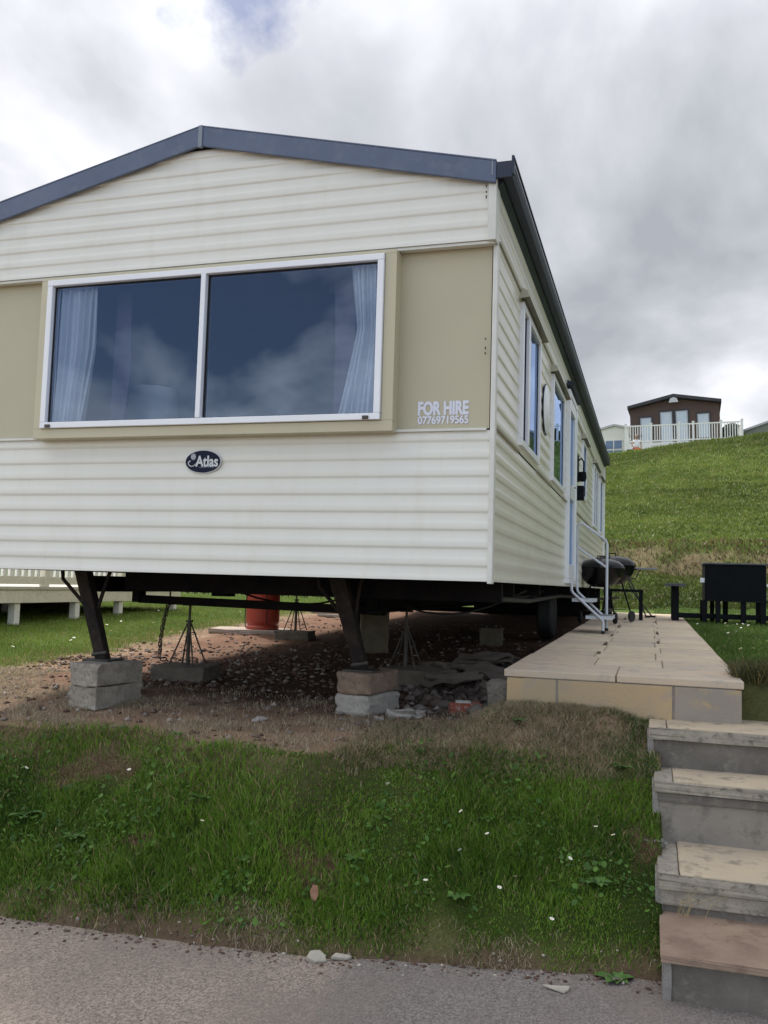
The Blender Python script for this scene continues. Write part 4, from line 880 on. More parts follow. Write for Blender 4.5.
# (front y, tread z, depth, x offset, tread material, riser material)
STEPS = [(-1.10, -1.405, .50, .045, TREADR, RISERD, .030), (-.655, -1.235, .54, .02, TREAD, RISERD, .065), (-.155, -.945, .36, .005, TREAD, RISER, .055), (.165, -.735, .52, -.02, TREAD, RISERD, .06)]
lows = [-1.64, -1.41, -1.24, -.95]
for i, ((yf, zt, dp, dx, tm, rmx, th), lo) in enumerate(zip(STEPS, lows)):
    s = empty('step', (0, 0, 0), None, None); s.parent = st; s.location = -Vector(st.location)
    x0 = SX0 + dx; nose = .016
    # tread: narrow pale kerb stone at the left end, then the long slab
    def rb(name, a, b, c, d, e, f, mt, seed, amp=.0011):
        o = link_mesh(name, rough_block(b - a, d - c, f - e, seed, amp, 5), mt, s); o.data.name = name; o.location = ((a + b) / 2, (c + d) / 2, e); bm_ = o.modifiers.new('bevel', 'BEVEL'); bm_.width = .006; bm_.segments = 2; bm_.limit_method = 'ANGLE'; bm_.angle_limit = R(50); return o
    if i == 0:
        rb('tread', x0 - .02, SX1, yf - .035, yf + dp, zt - th, zt, tm, 70)
    else:
        rb('end_stone', x0 - .004, x0 + .085, yf - nose, yf + dp - .03, zt - th, zt, NOSE if i < 3 else tm, 71 + i); rb('tread', x0 + .088, SX1, yf - nose * .8, yf + dp - .03, zt - th + .004, zt + .002, tm, 74 + i)
        rb('nosing', x0 + .002, SX1, yf - nose - .006, yf - nose * .55, zt - th - .002, zt - .007, NOSE, 78 + i, .002)
    if i in (1, 2): rb('under_course', x0 + .012, SX1, yf - .006, yf + .08, zt - th - (.075 if i == 1 else .05), zt - th - .004, RISERD if i == 2 else NOSE, 81 + i)
    rb('riser', x0 + .018, SX1, yf + .006, yf + dp - .04, lo - .03, zt - th - .003, rmx, 85 + i)
    rb('side_kerb', x0 - .012, x0 + .02, yf + .0, yf + dp - .05, lo - .12, zt - th * .4, MORT, 88 + i)
tag(block_obj('broken_slab', .09, .07, .03, MORT, (.862, -.30, -1.225), R(20), 91, .005), 'flat stone sticking out of the grass beside the third step down', 'stone')

# ================================================================== door steps
ds = empty('door_steps', (.25, 4.9, pz(5)), 'white tubular metal steps with one handrail below the caravan door', 'steps')
o_ = -Vector(ds.location)
def dpart(mb, name, m_, **k): q = mb.build(name, m_, ds, **k); q.location = o_; return q
g0 = pz(4.9)
for y in (4.55, 5.28):
    dpart(MB().tube([(.055, y, .06), (.055, y, -.035), (.07, y, -.065), (.36, y, g0 + .145), (.375, y, g0 + .12), (.375, y, g0 + .005)], .0145, 10), 'stringer', ALU, smooth=50)
dpart(MB().tube([(.375, 5.28, g0 + .0), (.375, 5.28, .48), (.36, 5.28, .52), (.12, 5.28, .70), (.08, 5.28, .71), (.055, 5.28, .685), (.05, 5.28, -.02)], .0145, 10), 'handrail', ALU, smooth=50)
dpart(MB().tube([(.055, 5.28, .44), (.375, 5.28, .22)], .0125, 10), 'handrail_bar', ALU, smooth=50)
for (x0, x1, z) in ((.06, .27, -.125), (.20, .46, g0 + .175)):
    dpart(MB().box(x0, x1, 4.57, 5.27, z - .004, z + .004), 'tread', mat('chequer_plate', (.12, .12, .125), (.17, .17, .175), 60, .6, .6, 160), bevel=.002)
    dpart(MB().box(x0, x1 + .004, 4.563, 4.57, z - .03, z + .006).box(x1, x1 + .004, 4.57, 5.27, z - .03, z + .006).box(x0, x1, 5.27, 5.277, z - .03, z + .006), 'tread_edge', ALU)
for y in (4.55, 5.28): dpart(MB().lathe([(.02, 0), (.02, .03), (.0, .03)], (.375, y, g0 + .001), 12), 'rubber_foot', RUBBER, smooth=40)

# ================================================================== kettle barbecues
def kettle(loc, label, rz, lidtilt=0, s=1.0):
    k = empty('kettle_barbecue', loc, label, 'barbecue', 'kettle barbecues on the patio', rz)
    H = .70 * s; r = .285 * s
    MB().lathe([(0, H - .24 * s), (.10 * s, H - .235 * s), (.19 * s, H - .185 * s), (.255 * s, H - .10 * s), (r, H - .01), (r + .006, H), (r - .004, H + .004), (r - .01, H - .01), (.24 * s, H - .10 * s), (.1 * s, H - .22 * s), (0, H - .225 * s)], (0, 0, 0), 36).build('bowl', ENAMEL, k, smooth=45)
    ld = MB().lathe([(r + .008, H + .004), (r + .004, H + .02), (.265 * s, H + .055 * s), (.21 * s, H + .095 * s), (.12 * s, H + .118 * s), (0, H + .124 * s)], (0, 0, 0), 36).build('lid', ENAMEL, k, smooth=45)
    MB().tube([(-.05, 0, H + .12 * s), (-.05, 0, H + .155 * s), (.05, 0, H + .155 * s), (.05, 0, H + .12 * s)], .008, 8).build('lid_handle', BLACK, k, smooth=50)
    MB().lathe([(.03, H + .118 * s), (.035, H + .122 * s), (0, H + .124 * s)], (.11, .06, -.012), 12).build('air_vent', CHROME, k)
    for a in (30, 150, 270):
        ca, sa = math.cos(R(a)), math.sin(R(a)); MB().tube([(.13 * ca, .13 * sa, H - .22 * s), (.26 * ca, .26 * sa, .03 if a == 270 else .075)], .011, 8).build('leg', BLACK, k, smooth=50)
    for a in (30, 150):
        ca, sa = math.cos(R(a)), math.sin(R(a)); m_ = Matrix.Rotation(R(a), 4, 'Z') @ Matrix.Rotation(0, 4, 'X')
        wl = MB(); wl.lathe([(.0, -.012), (.05, -.015), (.072, -.014), (.075, 0), (.072, .014), (.05, .015), (0, .012)], (.26 * ca, .26 * sa, .075), 20, 'X'); wl.build('wheel', RUBBER, k, smooth=40)
    MB().tube([(.22 * math.cos(R(a)), .22 * math.sin(R(a)), .16) for a in (30, 150, 270, 30)], .005, 6).tube([(-.2, 0, .165), (.2, 0, .165)], .004, 6).tube([(0, -.2, .165), (0, .15, .165)], .004, 6).build('wire_rack', STEEL, k)
    MB().lathe([(0, .30), (.09, .305), (.10, .33), (.095, .33)], (0, 0, 0), 24).build('ash_catcher', STEEL, k, smooth=40)
    MB().tube([(r, -.04, H - .05), (r + .05, -.04, H - .045), (r + .05, .04, H - .045), (r, .04, H - .05)], .008, 8).build('side_handle', BLACK, k, smooth=50)
    return k
kettle((.235, 6.75, pz(6.75) + .004), 'round black kettle barbecue with its lid on, nearest the door steps', R(20))
kettle((.33, 7.75, pz(7.75) + .004), 'second black kettle barbecue partly hidden behind the first', R(-30), s=1.08)
# low black slatted table behind the barbecues
lt = empty('side_table', (.45, 8.65, pz(8.65)), 'low black table with square legs behind the barbecues', 'table')
MB().box(-.22, .28, -.25, .25, .40, .44).build('tabletop', BLACK, lt, bevel=.004)
for x, y in ((-.19, -.22), (.25, -.22), (-.19, .22), (.25, .22)): MB().box(x - .025, x + .025, y - .025, y + .025, .0, .40).build('leg', BLACK, lt, bevel=.003)
# folded-out grey table / ironing style board on thin legs
ft = empty('folding_table', (.66, 9.8, pz(9.8)), 'thin grey folding table with splayed tube legs on the far end of the patio', 'table')
MB().box(-.24, .27, -.2, .2, .745, .775).build('tabletop', mat('grey_laminate', (.22, .23, .24), (.27, .28, .29), 4, .4), ft, bevel=.006)
for a, b in (((-.13, -.12, .745), (.11, -.12, .01)), ((-.16, .12, .70), (.19, .12, .02))):
    MB().tube([a, (a[0] + .0, a[1], a[2] - .18), (a[0] + .06, a[1], a[2] - .3), b], .011, 8).build('leg', STEEL, ft, smooth=50)
MB().tube([(-.18, -.12, .60), (-.05, -.12, .60), (-.02, -.12, .68), (.02, -.12, .74)], .010, 8).build('brace', STEEL, ft, smooth=50)
for x, y in ((.12, -.12), (.2, .12)): MB().box(x - .03, x + .05, y - .02, y + .02, .0, .03).build('foot', RUBBER, ft, bevel=.004)
# black picnic table with deep boxed top and bench seats
pc = empty('picnic_table', (1.98, 9.1, -.475), 'black painted picnic table with deep boxed top and bench seats on the grass', 'picnic table')
BOXM = mat('black_boarding', (.0035, .0045, .007), (.006, .007, .010), 4, .6, .2, 30, stretch=(6, 1, 1), spec=.1)
MB().box(-.40, .42, -.32, .42, .345, .86).build('boxed_body', BOXM, pc, bevel=.003)
MB().box(-.425, .445, -.345, .445, .862, .885).build('tabletop', mat('weathered_black_top', (.10, .105, .12), (.05, .055, .065), 8, .5, .3, 40), pc, bevel=.004)
m = MB(); m.box(-.41, .43, -.328, -.321, .335, .36); m.build('lower_rail', BLACK, pc)
for x in (-.40, -.22, -.09, .12, .38):
    MB().box(x - .035, x + .035, -.31 if x != -.09 else .1, -.24 if x != -.09 else .17, .0, .345).build('leg', BLACK, pc, bevel=.003)
for x in (-.40, -.26, .38): MB().box(x - .03, x + .03, .33, .40, .0, .345).build('leg', BLACK, pc, bevel=.003)
MB().box(-.84, .95, -.22, -.17, .08, .145).build('base_beam', BLACK, pc, bevel=.003); MB().box(-.84, .95, .22, .27, .08, .145).build('base_beam', BLACK, pc, bevel=.003)
for x in (-.80, .80):
    MB().box(x - .14, x + .14, -.45, .50, .535, .575).build('seat', mat('weathered_black_top', (0, 0, 0)), pc, bevel=.004)
    for y in (-.20, .25): MB().box(x - .05, x + .05, y - .06, y + .06, .0, .535).build('seat_post', BLACK, pc, bevel=.003)
MB().box(-.445, -.405, -.30, -.296, .60, .66).box(-.452, -.448, -.30, -.22, .60, .66).box(.425, .50, -.30, -.296, .56, .60).build('white_bracket', UPVC, pc)
MB().box(-.46, -.402, -.31, -.26, .60, .665).build('white_label', UPVC, pc)

# ================================================================== decking on the left, beyond the caravan
dk = empty('raised_decking', (-6.7, 6, -.62), 'long cream painted decking with white spindle rail beyond the left lawn', 'decking')
o_ = -Vector(dk.location)
def kpart(mb, name, m_, **k): q = mb.build(name, m_, dk, **k); q.location = o_; return q
DX0, DX1, DY0, DY1, DZ = -9.6, -6.7, -1.0, 8.5, -.195
kpart(MB().box(DX1 - .04, DX1, DY0, DY1, DZ - .205, DZ - .045).box(DX0, DX1 - .04, DY1 - .04, DY1, DZ - .205, DZ - .045), 'edge_board', CREAMP, bevel=.004)
kpart(MB().box(DX0, DX1 + .02, DY0, DY1 + .02, DZ - .04, DZ), 'deck_boards', mat('grey_cream_decking', (.42, .40, .33), (.5, .48, .4), 4, .7, .2, 20), bevel=.004)
for y in (-.9, .5, 1.9, 3.2, 4.55, 5.77, 6.82, 8.40): kpart(MB().box(DX1 - .14, DX1 - .045, y - .05, y + .05, -.9, DZ - .05).box(DX1 - .05, DX1 - .04, y - .05, y + .05, -.9, DZ - .22), 'support_post', WHITEP, bevel=.004)
for y in (1.2, 3.8, 6.3): kpart(MB().box(DX0 + 1.2, DX0 + 1.3, y - .05, y + .05, -.9, DZ - .05), 'inner_post', WHITEP)
kpart(MB().box(DX0 + .9, DX0 + .94, DY0, DY1, -.95, DZ - .05), 'shade_backing', mat('dark_shade_colour', (.03, .028, .025), (.05, .045, .04), 3, .9))  # added dark sheet standing in for the shade under the deck
kpart(MB().box(DX1 - .075, DX1 - .025, DY0, DY1, DZ + .03, DZ + .13), 'bottom_rail', CREAMP, bevel=.004)
kpart(MB().box(DX1 - .08, DX1 - .02, DY0, DY1, DZ + .88, DZ + .95), 'top_rail', WHITEP, bevel=.004)
for y in (-.9, 1.2, 3.2, 5.05, 6.8, 8.28): kpart(MB().box(DX1 - .095, DX1 - .005, y - .045, y + .045, DZ, DZ + 1.05), 'rail_post', CREAMP, bevel=.004)
sp = MB().box(-.02, .02, -.03, .03, 0, .75)
s0 = None; y = DY0 + .15
while y < DY1 - .1:
    if min(abs(y - q) for q in (-.9, 1.2, 3.2, 5.05, 6.8, 8.28)) > .09:
        if s0 is None: s0 = sp.build('spindle', WHITEP, dk)
        else: s0 = s0.copy(); COL.objects.link(s0)
        s0.location = Vector((DX1 - .05, y, DZ + .13)) + o_
    y += .125
# odd boards lying at the back under the caravan
for i, (x, y, l, rz, lb) in enumerate(((-4.35, 10.2, 1.3, 4, 'grey board lying on the grass edge behind the far jack'), (-4.1, 9.3, .9, -8, 'short pale plank nearer the caravan than the long grey board'))):
    q = MB().box(-l / 2, l / 2, -.06, .06, 0, .04).build('plank', mat('grey_timber', (.30, .27, .23), (.22, .20, .17), 6, .9, .4, 30, stretch=(1, 6, 1)), None, bevel=.004); q.location = (x, y, zg(x, y) + .01); q.rotation_euler = (0, 0, R(rz)); tag(q, lb, 'plank')

# ================================================================== inside the front window
def curtain(x0, x1, z0, z1, label, gather, seed):
    rr_ = random.Random(seed); nxx, nzz = 90, 24; vs = []; fs = []
    ph = rr_.uniform(0, 6)
    for j in range(nzz + 1):
        t = j / nzz; z = z1 + (z0 - z1) * t; a, b = gather(t)
        for i in range(nxx + 1):
            u = i / nxx; x = a + (b - a) * u; y = -.035 + .026 * math.sin(u * 31 + ph + .6 * math.sin(t * 3)) * (.7 + .3 * t) + .012 * math.sin(u * 74 + t * 2)
            vs.append((x, y, z))
    for j in range(nzz):
        for i in range(nxx): q = j * (nxx + 1) + i; fs.append((q, q + 1, q + nxx + 2, q + nxx + 1))
    o = MB().add(vs, fs).build('curtain', CURT, None, smooth=180, loc=((x0 + x1) / 2, .1, z0)); return tag(o, label, 'curtain', 'pale curtains in the front window')
curtain(-2.82, -2.52, .86, 1.86, 'pale blue curtain hanging at the left end of the front window', lambda t: (-2.84, -2.56 - .06 * max(0, t - .45) * 2), 1)
curtain(-.95, -.66, .93, 1.86, 'pale blue curtain gathered at the right end of the front window', lambda t: (-.845 + (.10 * t if t < .45 else .045 - .10 * (t - .45) / .55), -.66), 2)
q = MB().prism([(-1.02, 1.84), (-.86, 1.84), (-.88, 1.4), (-.93, .95), (-1.0, .93), (-1.0, 1.4)], .16, .17).build('inner_drape', mat('mauve_drape', (.17, .12, .18), (.12, .09, .14), 6, .9), None); tag(q, 'dark mauve drape hanging just inside the right pale curtain', 'curtain')
q = MB().prism([(-2.54, 1.84), (-2.44, 1.84), (-2.42, 1.3), (-2.46, .9), (-2.56, .9)], .16, .17).build('inner_drape', MATS['mauve_drape'], None); tag(q, 'dark drape hanging just inside the left pale curtain', 'curtain')
lp = empty('table_lamp', (-2.52, .62, .55), 'table lamp with a pale shade standing behind the left window pane', 'lamp')
MB().lathe([(.20, .42), (.155, .74)], (0, 0, 0), 28).build('lamp_shade', mat('pale_lamp_shade', (.55, .58, .62), None, rough=.9), lp, smooth=50)
MB().lathe([(.0, 0), (.08, 0), (.06, .03), (.02, .06), (.02, .44), (0, .44)], (0, 0, 0), 20).build('lamp_base', WHITEP, lp, smooth=40)
MB().box(-2.9, -2.2, .42, .85, .05, .55).build('cupboard', mat('dark_wood', (.06, .04, .03), (.09, .06, .045), 5, .5), None, loc=(-2.55, .63, .05))
tag(bpy.data.objects['cupboard'], 'dark wooden cupboard under the table lamp behind the window', 'cupboard')
sf = empty('sofa', (-1.6, .55, .06), 'dark sofa back just below the front window', 'sofa')
MB().box(-.52, .95, -.25, .0, .30, .88).build('backrest', mat('dark_upholstery', (.05, .06, .08), (.07, .08, .1), 8, .9), sf, bevel=.04); MB().box(-.52, .95, -.0, .55, .10, .42).build('seat', MATS['dark_upholstery'], sf, bevel=.04)

# ================================================================== on the hill: brown lodge, white decking, person, neighbours
cR = cam.rotation_euler.to_matrix()
BROWN = mat('brown_lodge_cladding', (.058, .034, .027), (.078, .046, .036), 2, .7, .2, 20, stretch=(1, 1, 8))
DARKR = mat('charcoal_roof', (.022, .022, .028), (.03, .03, .036), 3, .6)
LX = Vector((-.40, 52.6, 0)); LW = 5.3; ang = R(-2.5)
lg = empty('lodge', (LX.x, LX.y, 8.75), 'brown clad holiday lodge with dark pitched roof on the hilltop behind white railings', 'lodge', rz=ang); lg.rotation_euler.y = R(-2.6)
def B(mb, name, m_, par, **k): return mb.build(name, m_, par, **k)
E0, A0, DP = 2.62, 3.22, 9.0
B(MB().prism([(0, -1.5), (LW, -1.5), (LW, E0), (LW / 2, A0 - .1), (0, E0)], 0, DP), 'wall', BROWN, lg)
rf = B(MB().prism([(-.12, E0 - .02), (LW / 2, A0 - .08), (LW + .12, E0 - .02), (LW + .12, E0 + .16), (LW / 2, A0 + .12), (-.12, E0 + .16)], -.45, DP + .2), 'roof', DARKR, lg)
B(MB().prism([(LW / 2 - .28, A0 - .42), (LW / 2 + .28, A0 - .42), (LW / 2 + .2, A0 - .18), (LW / 2, A0 - .1), (LW / 2 - .2, A0 - .18)], -.47, -.455), 'gable_vent', mat('pale_vent', (.45, .47, .5), None), lg)
LG = glass('lodge_glass', (.3, .33, .36), 3.5)
WIN = mat('pale_blind', (.45, .52, .58), (.40, .48, .56), 3, .6)
for (a, b, z0, z1, nm) in ((.64, 1.26, .35, 2.02, 'window'), (1.84, 2.50, .05, 2.30, 'patio_door'), (2.76, 3.42, .05, 2.30, 'patio_door'), (4.02, 4.66, .55, 2.02, 'window')):
    wn = B(MB().box(a - .11, b + .11, -.06, .0, z0 - .1, z1 + .12), nm, DARKR, lg)
    B(MB().box(a, b, -.075, -.062, z0, z1), 'pane', WIN, wn)
    B(MB().box(a - .02, a + .04, -.09, -.076, z0, z1).box(b - .04, b + .02, -.09, -.076, z0, z1).box(a + .04, b - .04, -.09, -.076, z1 - .05, z1), 'frame', mat('grey_frame', (.3, .32, .35), None), wn)
B(MB().box(.05, .75, -2.3, -1.7, .55, .62).box(.1, .16, -2.2, -2.1, .3, .55).box(.6, .66, -2.2, -2.1, .3, .55), 'door_sill', DARKR, lg)
# decking round the lodge
f0 = Vector((-.62, 48.2, 0)); a2 = R(-2.5); FW = 6.3
wd = empty('lodge_decking', (f0.x, f0.y, 8.50), 'white railed decking wrapped around the front of the brown lodge', 'decking', rz=a2); wd.rotation_euler.y = R(-0.9)
DD = 3.6
B(MB().box(0, FW, 0, DD, -.06, 0), 'deck_floor', mat('grey_cream_decking', (0, 0, 0)), wd)
B(MB().box(0, FW, -.03, 0, -.34, .01).box(-.03, 0, 0, DD, -.34, .01).box(FW, FW + .03, 0, DD, -.34, .01), 'edge_board', WHITEP, wd)
B(MB().box(0, FW, -.02, .04, .07, .15).box(0, FW, -.03, .05, 0.98, 1.05).box(-.02, .04, .1, DD, .08, .14).box(-.03, .05, .1, DD, 0.98, 1.05).box(FW - .04, FW + .02, .1, DD, .08, .14).box(FW - .05, FW + .03, .1, DD, 0.98, 1.05), 'handrail', WHITEP, wd)
pst = [0.0, 1.42, 2.94, 3.72, 5.2, FW]
for x in pst:
    B(MB().box(x - .06, x + .06, -.05, .07, -1.4, 1.12).box(x - .075, x + .075, -.065, .085, 1.12, 1.16), 'rail_post', WHITEP, wd)
bl = None; x = .14
while x < FW - .05:
    if min(abs(x - q) for q in pst) > .09:
        if bl is None: bl = B(MB().box(-.026, .026, -.01, .03, .15, .98), 'baluster', WHITEP, wd)
        else: bl = bl.copy(); COL.objects.link(bl)
        bl.location = (x, 0, 0)
    x += .135
for s in (0, FW - .02):
    for k in range(8):
        bl = bl.copy(); COL.objects.link(bl); bl.location = (s, .3 + k * .35, 0)
B(MB().box(.1, FW - .1, 1.4, 1.45, -1.5, -.3), 'under_skirt', DARKR, wd)
# neighbours
def neighbour(loc, rz, w_, e0, a0, dp, label, wallm, roofm, wins, winm):
    n = empty('holiday_home', loc, label, 'caravan', None, rz)
    B(MB().prism([(0, -1.2), (w_, -1.2), (w_, e0), (w_ / 2, a0), (0, e0)], 0, dp), 'wall', wallm, n)
    B(MB().prism([(-.1, e0 - .03), (w_ / 2, a0 - .02), (w_ + .1, e0 - .03), (w_ + .1, e0 + .1), (w_ / 2, a0 + .12), (-.1, e0 + .1)], -.12, dp + .1), 'roof', roofm, n)
    for a, b, z0, z1 in wins:
        f = B(MB().box(a - .06, b + .06, -.05, 0, z0 - .06, z1 + .06), 'window', WHITEP, n); B(MB().box(a, b, -.06, -.052, z0, z1), 'pane', winm, f)
        B(MB().box((a + b) / 2 - .03, (a + b) / 2 + .03, -.075, -.0605, z0, z1), 'mullion', WHITEP, f)
    return n
BLUEG = mat('blue_window_glass', (.06, .12, .24), (.09, .17, .3), 3, .12)
neighbour((-3.4, 55.8, 8.4), R(-8), 3.7, 2.05, 2.5, 9, 'pale cream caravan with blue windows on the crest left of the brown lodge', CLAD, mat('pale_grey_roof', (.42, .43, .44), (.5, .5, .5), 3, .6), [(.2, 1.1, .3, .85), (.2, 1.1, .95, 1.5), (1.3, 2.35, .3, .85), (1.3, 2.35, .95, 1.5), (2.55, 3.5, .3, .85), (2.55, 3.5, .95, 1.5)], BLUEG)
neighbour((6.55, 56.5, 8.45), R(-14), 4.2, 2.05, 2.75, 9, 'grey green caravan roof showing over the crest right of the lodge decking', mat('grey_green_wall', (.19, .20, .16), (.22, .23, .19), 3, .7), mat('pale_grey_roof', (0, 0, 0)), [(.5, 1.6, .6, 1.6)], BLUEG)
def bush(name, loc, r, n, label):
    vs = []; fs = []
    for i in range(n):
        p = Vector([random.gauss(0, 1) for _ in range(3)]).normalized() * r * random.uniform(.4, 1) ** .5; p.z = abs(p.z) * 1.1
        a = Vector([random.gauss(0, 1) for _ in range(3)]).normalized() * r * .16; b_ = a.orthogonal().normalized() * r * .1; k = len(vs)
        vs += [p - a, p + b_, p + a, p - b_]; fs.append((k, k + 1, k + 2, k + 3))
    root = empty(name, loc, label, 'bush'); me = bpy.data.meshes.new('foliage'); me.from_pydata([tuple(v) for v in vs], [], fs); link_mesh('foliage', me, mat('bush_leaf', (.04, .07, .025), (.07, .10, .04), 3, .7), root)
    MB().tube([(0, 0, -.4), (0, 0, r * .6)], [.06, .02], 6).build('stem', mat('bush_bark', (.08, .06, .04), None, rough=.9), root); return root
bush('bush', (5.75, 55.5, 10.0), .8, 700, 'small dark green bush showing past the right side of the lodge')

# person on the crest: back view, white top, coral shorts, hand on hip
def person():
    px_, py_ = .02, 46.3; z0 = zg(px_, py_)
    root = empty('person', (px_, py_, z0), 'person in a white top and coral shorts walking up the hill by the decking', 'person', rz=R(15)); root.scale = (.94, .94, .94)
    V = dict(pel=(0, 0, .93), ab=(0, -.01, 1.08), ch=(0, 0, 1.30), nk=(0, .01, 1.47), hd0=(0, .02, 1.56), hd1=(0, .02, 1.70), ls=(-.17, 0, 1.41), le=(-.30, .03, 1.17), lh=(-.17, -.06, 1.00), rs=(.17, 0, 1.41), re=(.26, -.02, 1.14), rh=(.27, .06, .90),
             rf=(.29, .08, .82), lf=(-.13, -.10, .96), lp=(-.09, 0, .88), lk=(-.11, .06, .50), la=(-.11, -.02, .09), lt=(-.12, .12, .04), rp=(.09, 0, .88), rk=(.10, .01, .50), ra=(.11, -.06, .09), rt=(.12, .10, .04))
    Rr = dict(pel=.155, ab=.13, ch=.15, nk=.055, hd0=.085, hd1=.095, ls=.065, le=.042, lh=.028, rs=.065, re=.042, rh=.028, rf=.022, lf=.022, lp=.10, lk=.06, la=.04, lt=.035, rp=.10, rk=.06, ra=.04, rt=.035)
    Ed = [('pel', 'ab'), ('ab', 'ch'), ('ch', 'nk'), ('nk', 'hd0'), ('hd0', 'hd1'), ('ch', 'ls'), ('ls', 'le'), ('le', 'lh'), ('lh', 'lf'), ('ch', 'rs'), ('rs', 're'), ('re', 'rh'), ('rh', 'rf'), ('pel', 'lp'), ('lp', 'lk'), ('lk', 'la'), ('la', 'lt'), ('pel', 'rp'), ('rp', 'rk'), ('rk', 'ra'), ('ra', 'rt')]
    def skin(name, keys, edges, grow, m_):
        ks = list(keys); me = bpy.data.meshes.new(name); me.from_pydata([V[k] for k in ks], [(ks.index(a), ks.index(b)) for a, b in edges], [])
        o = link_mesh(name, me, m_, root); md = o.modifiers.new('skin', 'SKIN'); me.skin_vertices
        for i, k in enumerate(ks): me.skin_vertices[0].data[i].radius = (Rr[k] + grow, (Rr[k] + grow) * .8); me.skin_vertices[0].data[i].use_root = (i == 0)
        s_ = o.modifiers.new('sub', 'SUBSURF'); s_.levels = 2; s_.render_levels = 2
        dg = bpy.context.evaluated_depsgraph_get(); m2 = bpy.data.meshes.new_from_object(o.evaluated_get(dg)); o.modifiers.clear(); o.data = m2; m2.name = name
        m2.shade_smooth(); m2.materials.clear(); m2.materials.append(m_); return o
    for o_k in ('x',):
        me_t = bpy.data.meshes.new('t')
    def skin_ready(*a): return skin(*a)
    skin_ready('body', V.keys(), Ed, 0, mat('skin', (.42, .24, .17), None, rough=.6))
    skin_ready('top', ('ab', 'pel', 'ch', 'nk', 'ls', 'rs', 'le', 're'), [('pel', 'ab'), ('ab', 'ch'), ('ch', 'ls'), ('ch', 'rs')], .022, mat('white_cotton', (.78, .76, .78), None, rough=.9)) if False else None
    V['lsl'] = (-.235, .015, 1.29); V['rsl'] = (.215, -.01, 1.28); Rr['lsl'] = .05; Rr['rsl'] = .05; V['nkb'] = (0, .005, 1.43); Rr['nkb'] = .07
    V['hem'] = (0, 0, .98); Rr['hem'] = .15
    skin('white_top', ('hem', 'ab', 'ch', 'nkb', 'ls', 'lsl', 'rs', 'rsl'), [('hem', 'ab'), ('ab', 'ch'), ('ch', 'nkb'), ('ch', 'ls'), ('ls', 'lsl'), ('ch', 'rs'), ('rs', 'rsl')], .022, mat('white_cotton', (.78, .76, .78), None, rough=.9))
    V['lq'] = (-.105, .04, .62); V['rq'] = (.10, .01, .62); Rr['lq'] = .085; Rr['rq'] = .085
    skin('shorts', ('pel', 'lp', 'lq', 'rp', 'rq'), [('pel', 'lp'), ('lp', 'lq'), ('pel', 'rp'), ('rp', 'rq')], .022, mat('coral_cotton', (.60, .13, .09), None, rough=.9))
    MB().lathe([(0, 1.80), (.06, 1.79), (.10, 1.73), (.112, 1.66), (.10, 1.58), (.07, 1.53), (.0, 1.52)], (0, .0, 0), 18).build('hair', mat('light_brown_hair', (.28, .20, .15), (.36, .28, .22), 20, .8), root, smooth=60)
    face = MB().lathe([(0, -.012), (.012, -.006), (.012, .006), (0, .012)], (-.035, .118, 1.66), 8).lathe([(0, -.012), (.012, -.006), (.012, .006), (0, .012)], (.035, .118, 1.66), 8); face.build('eyes', BLACK, root)
    MB().add([(-.014, .11, 1.60), (.014, .11, 1.60), (0, .11, 1.66), (0, .145, 1.605)], [(0, 1, 3), (1, 2, 3), (2, 0, 3), (0, 2, 1)]).build('nose', MATS['skin'], root)
    return root
person()

# ================================================================== flowers and weeds
dz = empty('daisy', (0, 0, 0), 'tiny white daisy dotted in the grass', 'flower', 'white daisies in the grass')
vs = []; fs = []
for k in range(11):
    a = 2 * math.pi * k / 11; d = Vector((math.cos(a), math.sin(a), 0)); s = Vector((-d.y, d.x, 0)); n = len(vs)
    vs += [d * .002, d * .007 + s * .0025 + Vector((0, 0, .001)), d * .012 + Vector((0, 0, .002)), d * .007 - s * .0025 + Vector((0, 0, .001))]; fs.append((n, n + 1, n + 2, n + 3))
o = MB().add(vs, fs).build('petals', mat('daisy_white', (.85, .85, .85), None, rough=.7), dz)
MB().lathe([(0, .004), (.003, .003), (.0035, 0)], (0, 0, 0), 8).build('flower_eye', mat('daisy_yellow', (.7, .5, .05), None), dz); MB().tube([(0, 0, 0), (.005, 0, -.04), (.006, 0, -.085)], .0009, 4).build('stalk', mat('stalk_green', (.07, .12, .03), None), dz)
def flower_spots():
    rr_ = random.Random(3); out = []
    for x, y in ((.60, -.42), (.68, -.44), (-.02, -.55), (.12, -.62), (.02, -.75), (.28, -.80), (.22, -.86), (-2.35, -.72), (-1.75, -.68), (-.4, -.5), (.45, -.9), (-.1, -.9), (-1.2, -.9), (.5, -.62)): out.append((x, y, .07, 1.0))
    while len(out) < 44:
        x, y = rr_.uniform(1.4, 2.3), rr_.uniform(1.2, 8.5); out.append((x, y, .045, 1.3))
    while len(out) < 78:
        x, y = rr_.uniform(-6.6, -4.6), rr_.uniform(1.0, 8.5); out.append((x, y, .05, 1.5))
    return out
for i, (x, y, h, s) in enumerate(flower_spots()):
    o = dz if i == 0 else copy_tree(dz)
    place = ('scattered over the shaded bank above the road', 'daisies on the bank') if y < 0 else ('in the short lawn right of the patio', 'daisies on the right lawn') if x > 0 else ('in the sunlit lawn by the raised decking', 'daisies on the left lawn')
    o['label'] = 'tiny white daisy ' + place[0]; o['group'] = place[1]
    o.location = (x, y, zg(x, y) + h); o.rotation_euler = (random.uniform(-.3, .9) if y < 0 else random.uniform(-.2, .5), random.uniform(-.4, .4), random.uniform(0, 6)); o.scale = (s, s, s)
WL = mat('weed_leaf', (.045, .11, .018), (.075, .16, .03), 20, .55, .3, 60)
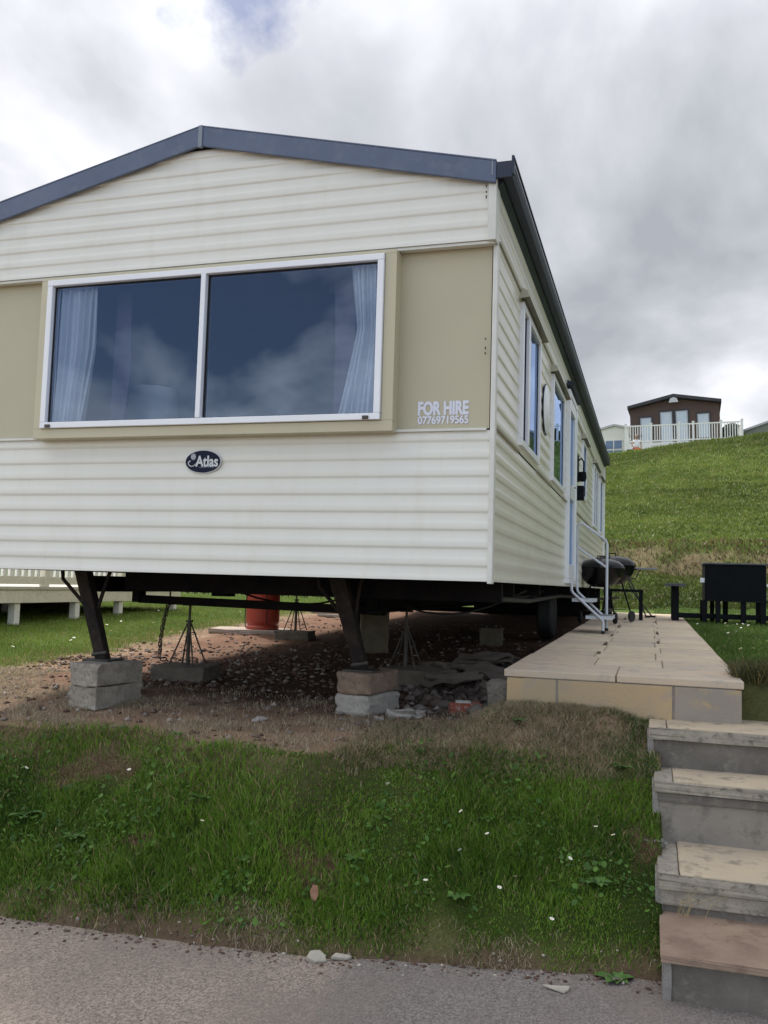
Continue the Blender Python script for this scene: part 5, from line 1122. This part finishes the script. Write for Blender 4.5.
def weed(x, y, n, ln, label, seed, up=.4):
    rr_ = random.Random(seed); vs = []; fs = []
    for i in range(n):
        a = 2 * math.pi * i / n + rr_.uniform(-.3, .3); L_ = ln * rr_.uniform(.6, 1.15); wv = L_ * rr_.uniform(.42, .62); d = Vector((math.cos(a), math.sin(a), 0)); s = Vector((-d.y, d.x, 0)); e_ = up * rr_.uniform(.5, 1.4); k = len(vs)
        for j in range(7):
            t = j / 6; c = d * (L_ * t) + Vector((0, 0, L_ * (e_ * t * 1.6 - e_ * t * t * 1.1))); ww = wv * math.sin(math.pi * min(1, .06 + t * .97)) ** .8 * .5 * (1 + .12 * (-1) ** j)
            vs += [c - s * ww + Vector((0, 0, ww * .25)), c, c + s * ww + Vector((0, 0, ww * .25))]
        for j in range(6):
            q = k + j * 3; fs += [(q, q + 1, q + 4, q + 3), (q + 1, q + 2, q + 5, q + 4)]
    o = MB().add(vs, fs).build('weed', WL, None, smooth=80); o.location = (x, y, zg(x, y) + .02); return tag(o, label, 'weed', 'broadleaf weeds on the bank')
WEEDS = [(-1.27, -.78, 9, .07, 'light green rosette weed high on the bank left of centre'), (-.92, -1.02, 7, .05, 'small broad leaf weed low on the bank above the pale stone chips'), (-.45, -.85, 8, .06, 'dark broad leaf weed in the middle of the bank'), (.05, -.9, 8, .07, 'broad leaf weed on the lower bank right of centre'), (.62, -.66, 9, .07, 'leafy weed on the bank next to the second step'), (.72, -.98, 8, .09, 'broad leaf weed at the foot of the bank beside the bottom step'), (-2.2, -.9, 10, .09, 'leafy clump on the left part of the bank'), (-1.85, -.98, 9, .08, 'broad leaf clump low on the left of the bank'), (.7, .0, 7, .06, 'small weed on the dry strip below the patio'), (.15, .1, 7, .05, 'tiny green weed in the dead grass in front of the patio'), (-1.6, -.45, 7, .05, 'small weed on the edge of the bare earth'), (.1, -.5, 8, .06, 'pale weed in the upper right of the bank')]
for i, (x, y, n, l, lb) in enumerate(WEEDS): weed(x, y, n, l, lb, 100 + i)
# straw stalks growing from the third step's joint
gt = empty('dry_grass_stalks', (1.0, -.70, -1.40), 'few dry straw stalks sprouting from the joint above the reddish step', 'grass tuft')
m = MB()
for i in range(9): a = random.uniform(-.05, .08); m.tube([(a, 0, 0), (a + random.uniform(-.03, .03), -.02, .06), (a + random.uniform(-.07, .12), -.05, random.uniform(.09, .17))], [.0012, .001, .0005], 4)
m.build('stalks', mat('straw', (.42, .33, .17), None, rough=.8), gt)
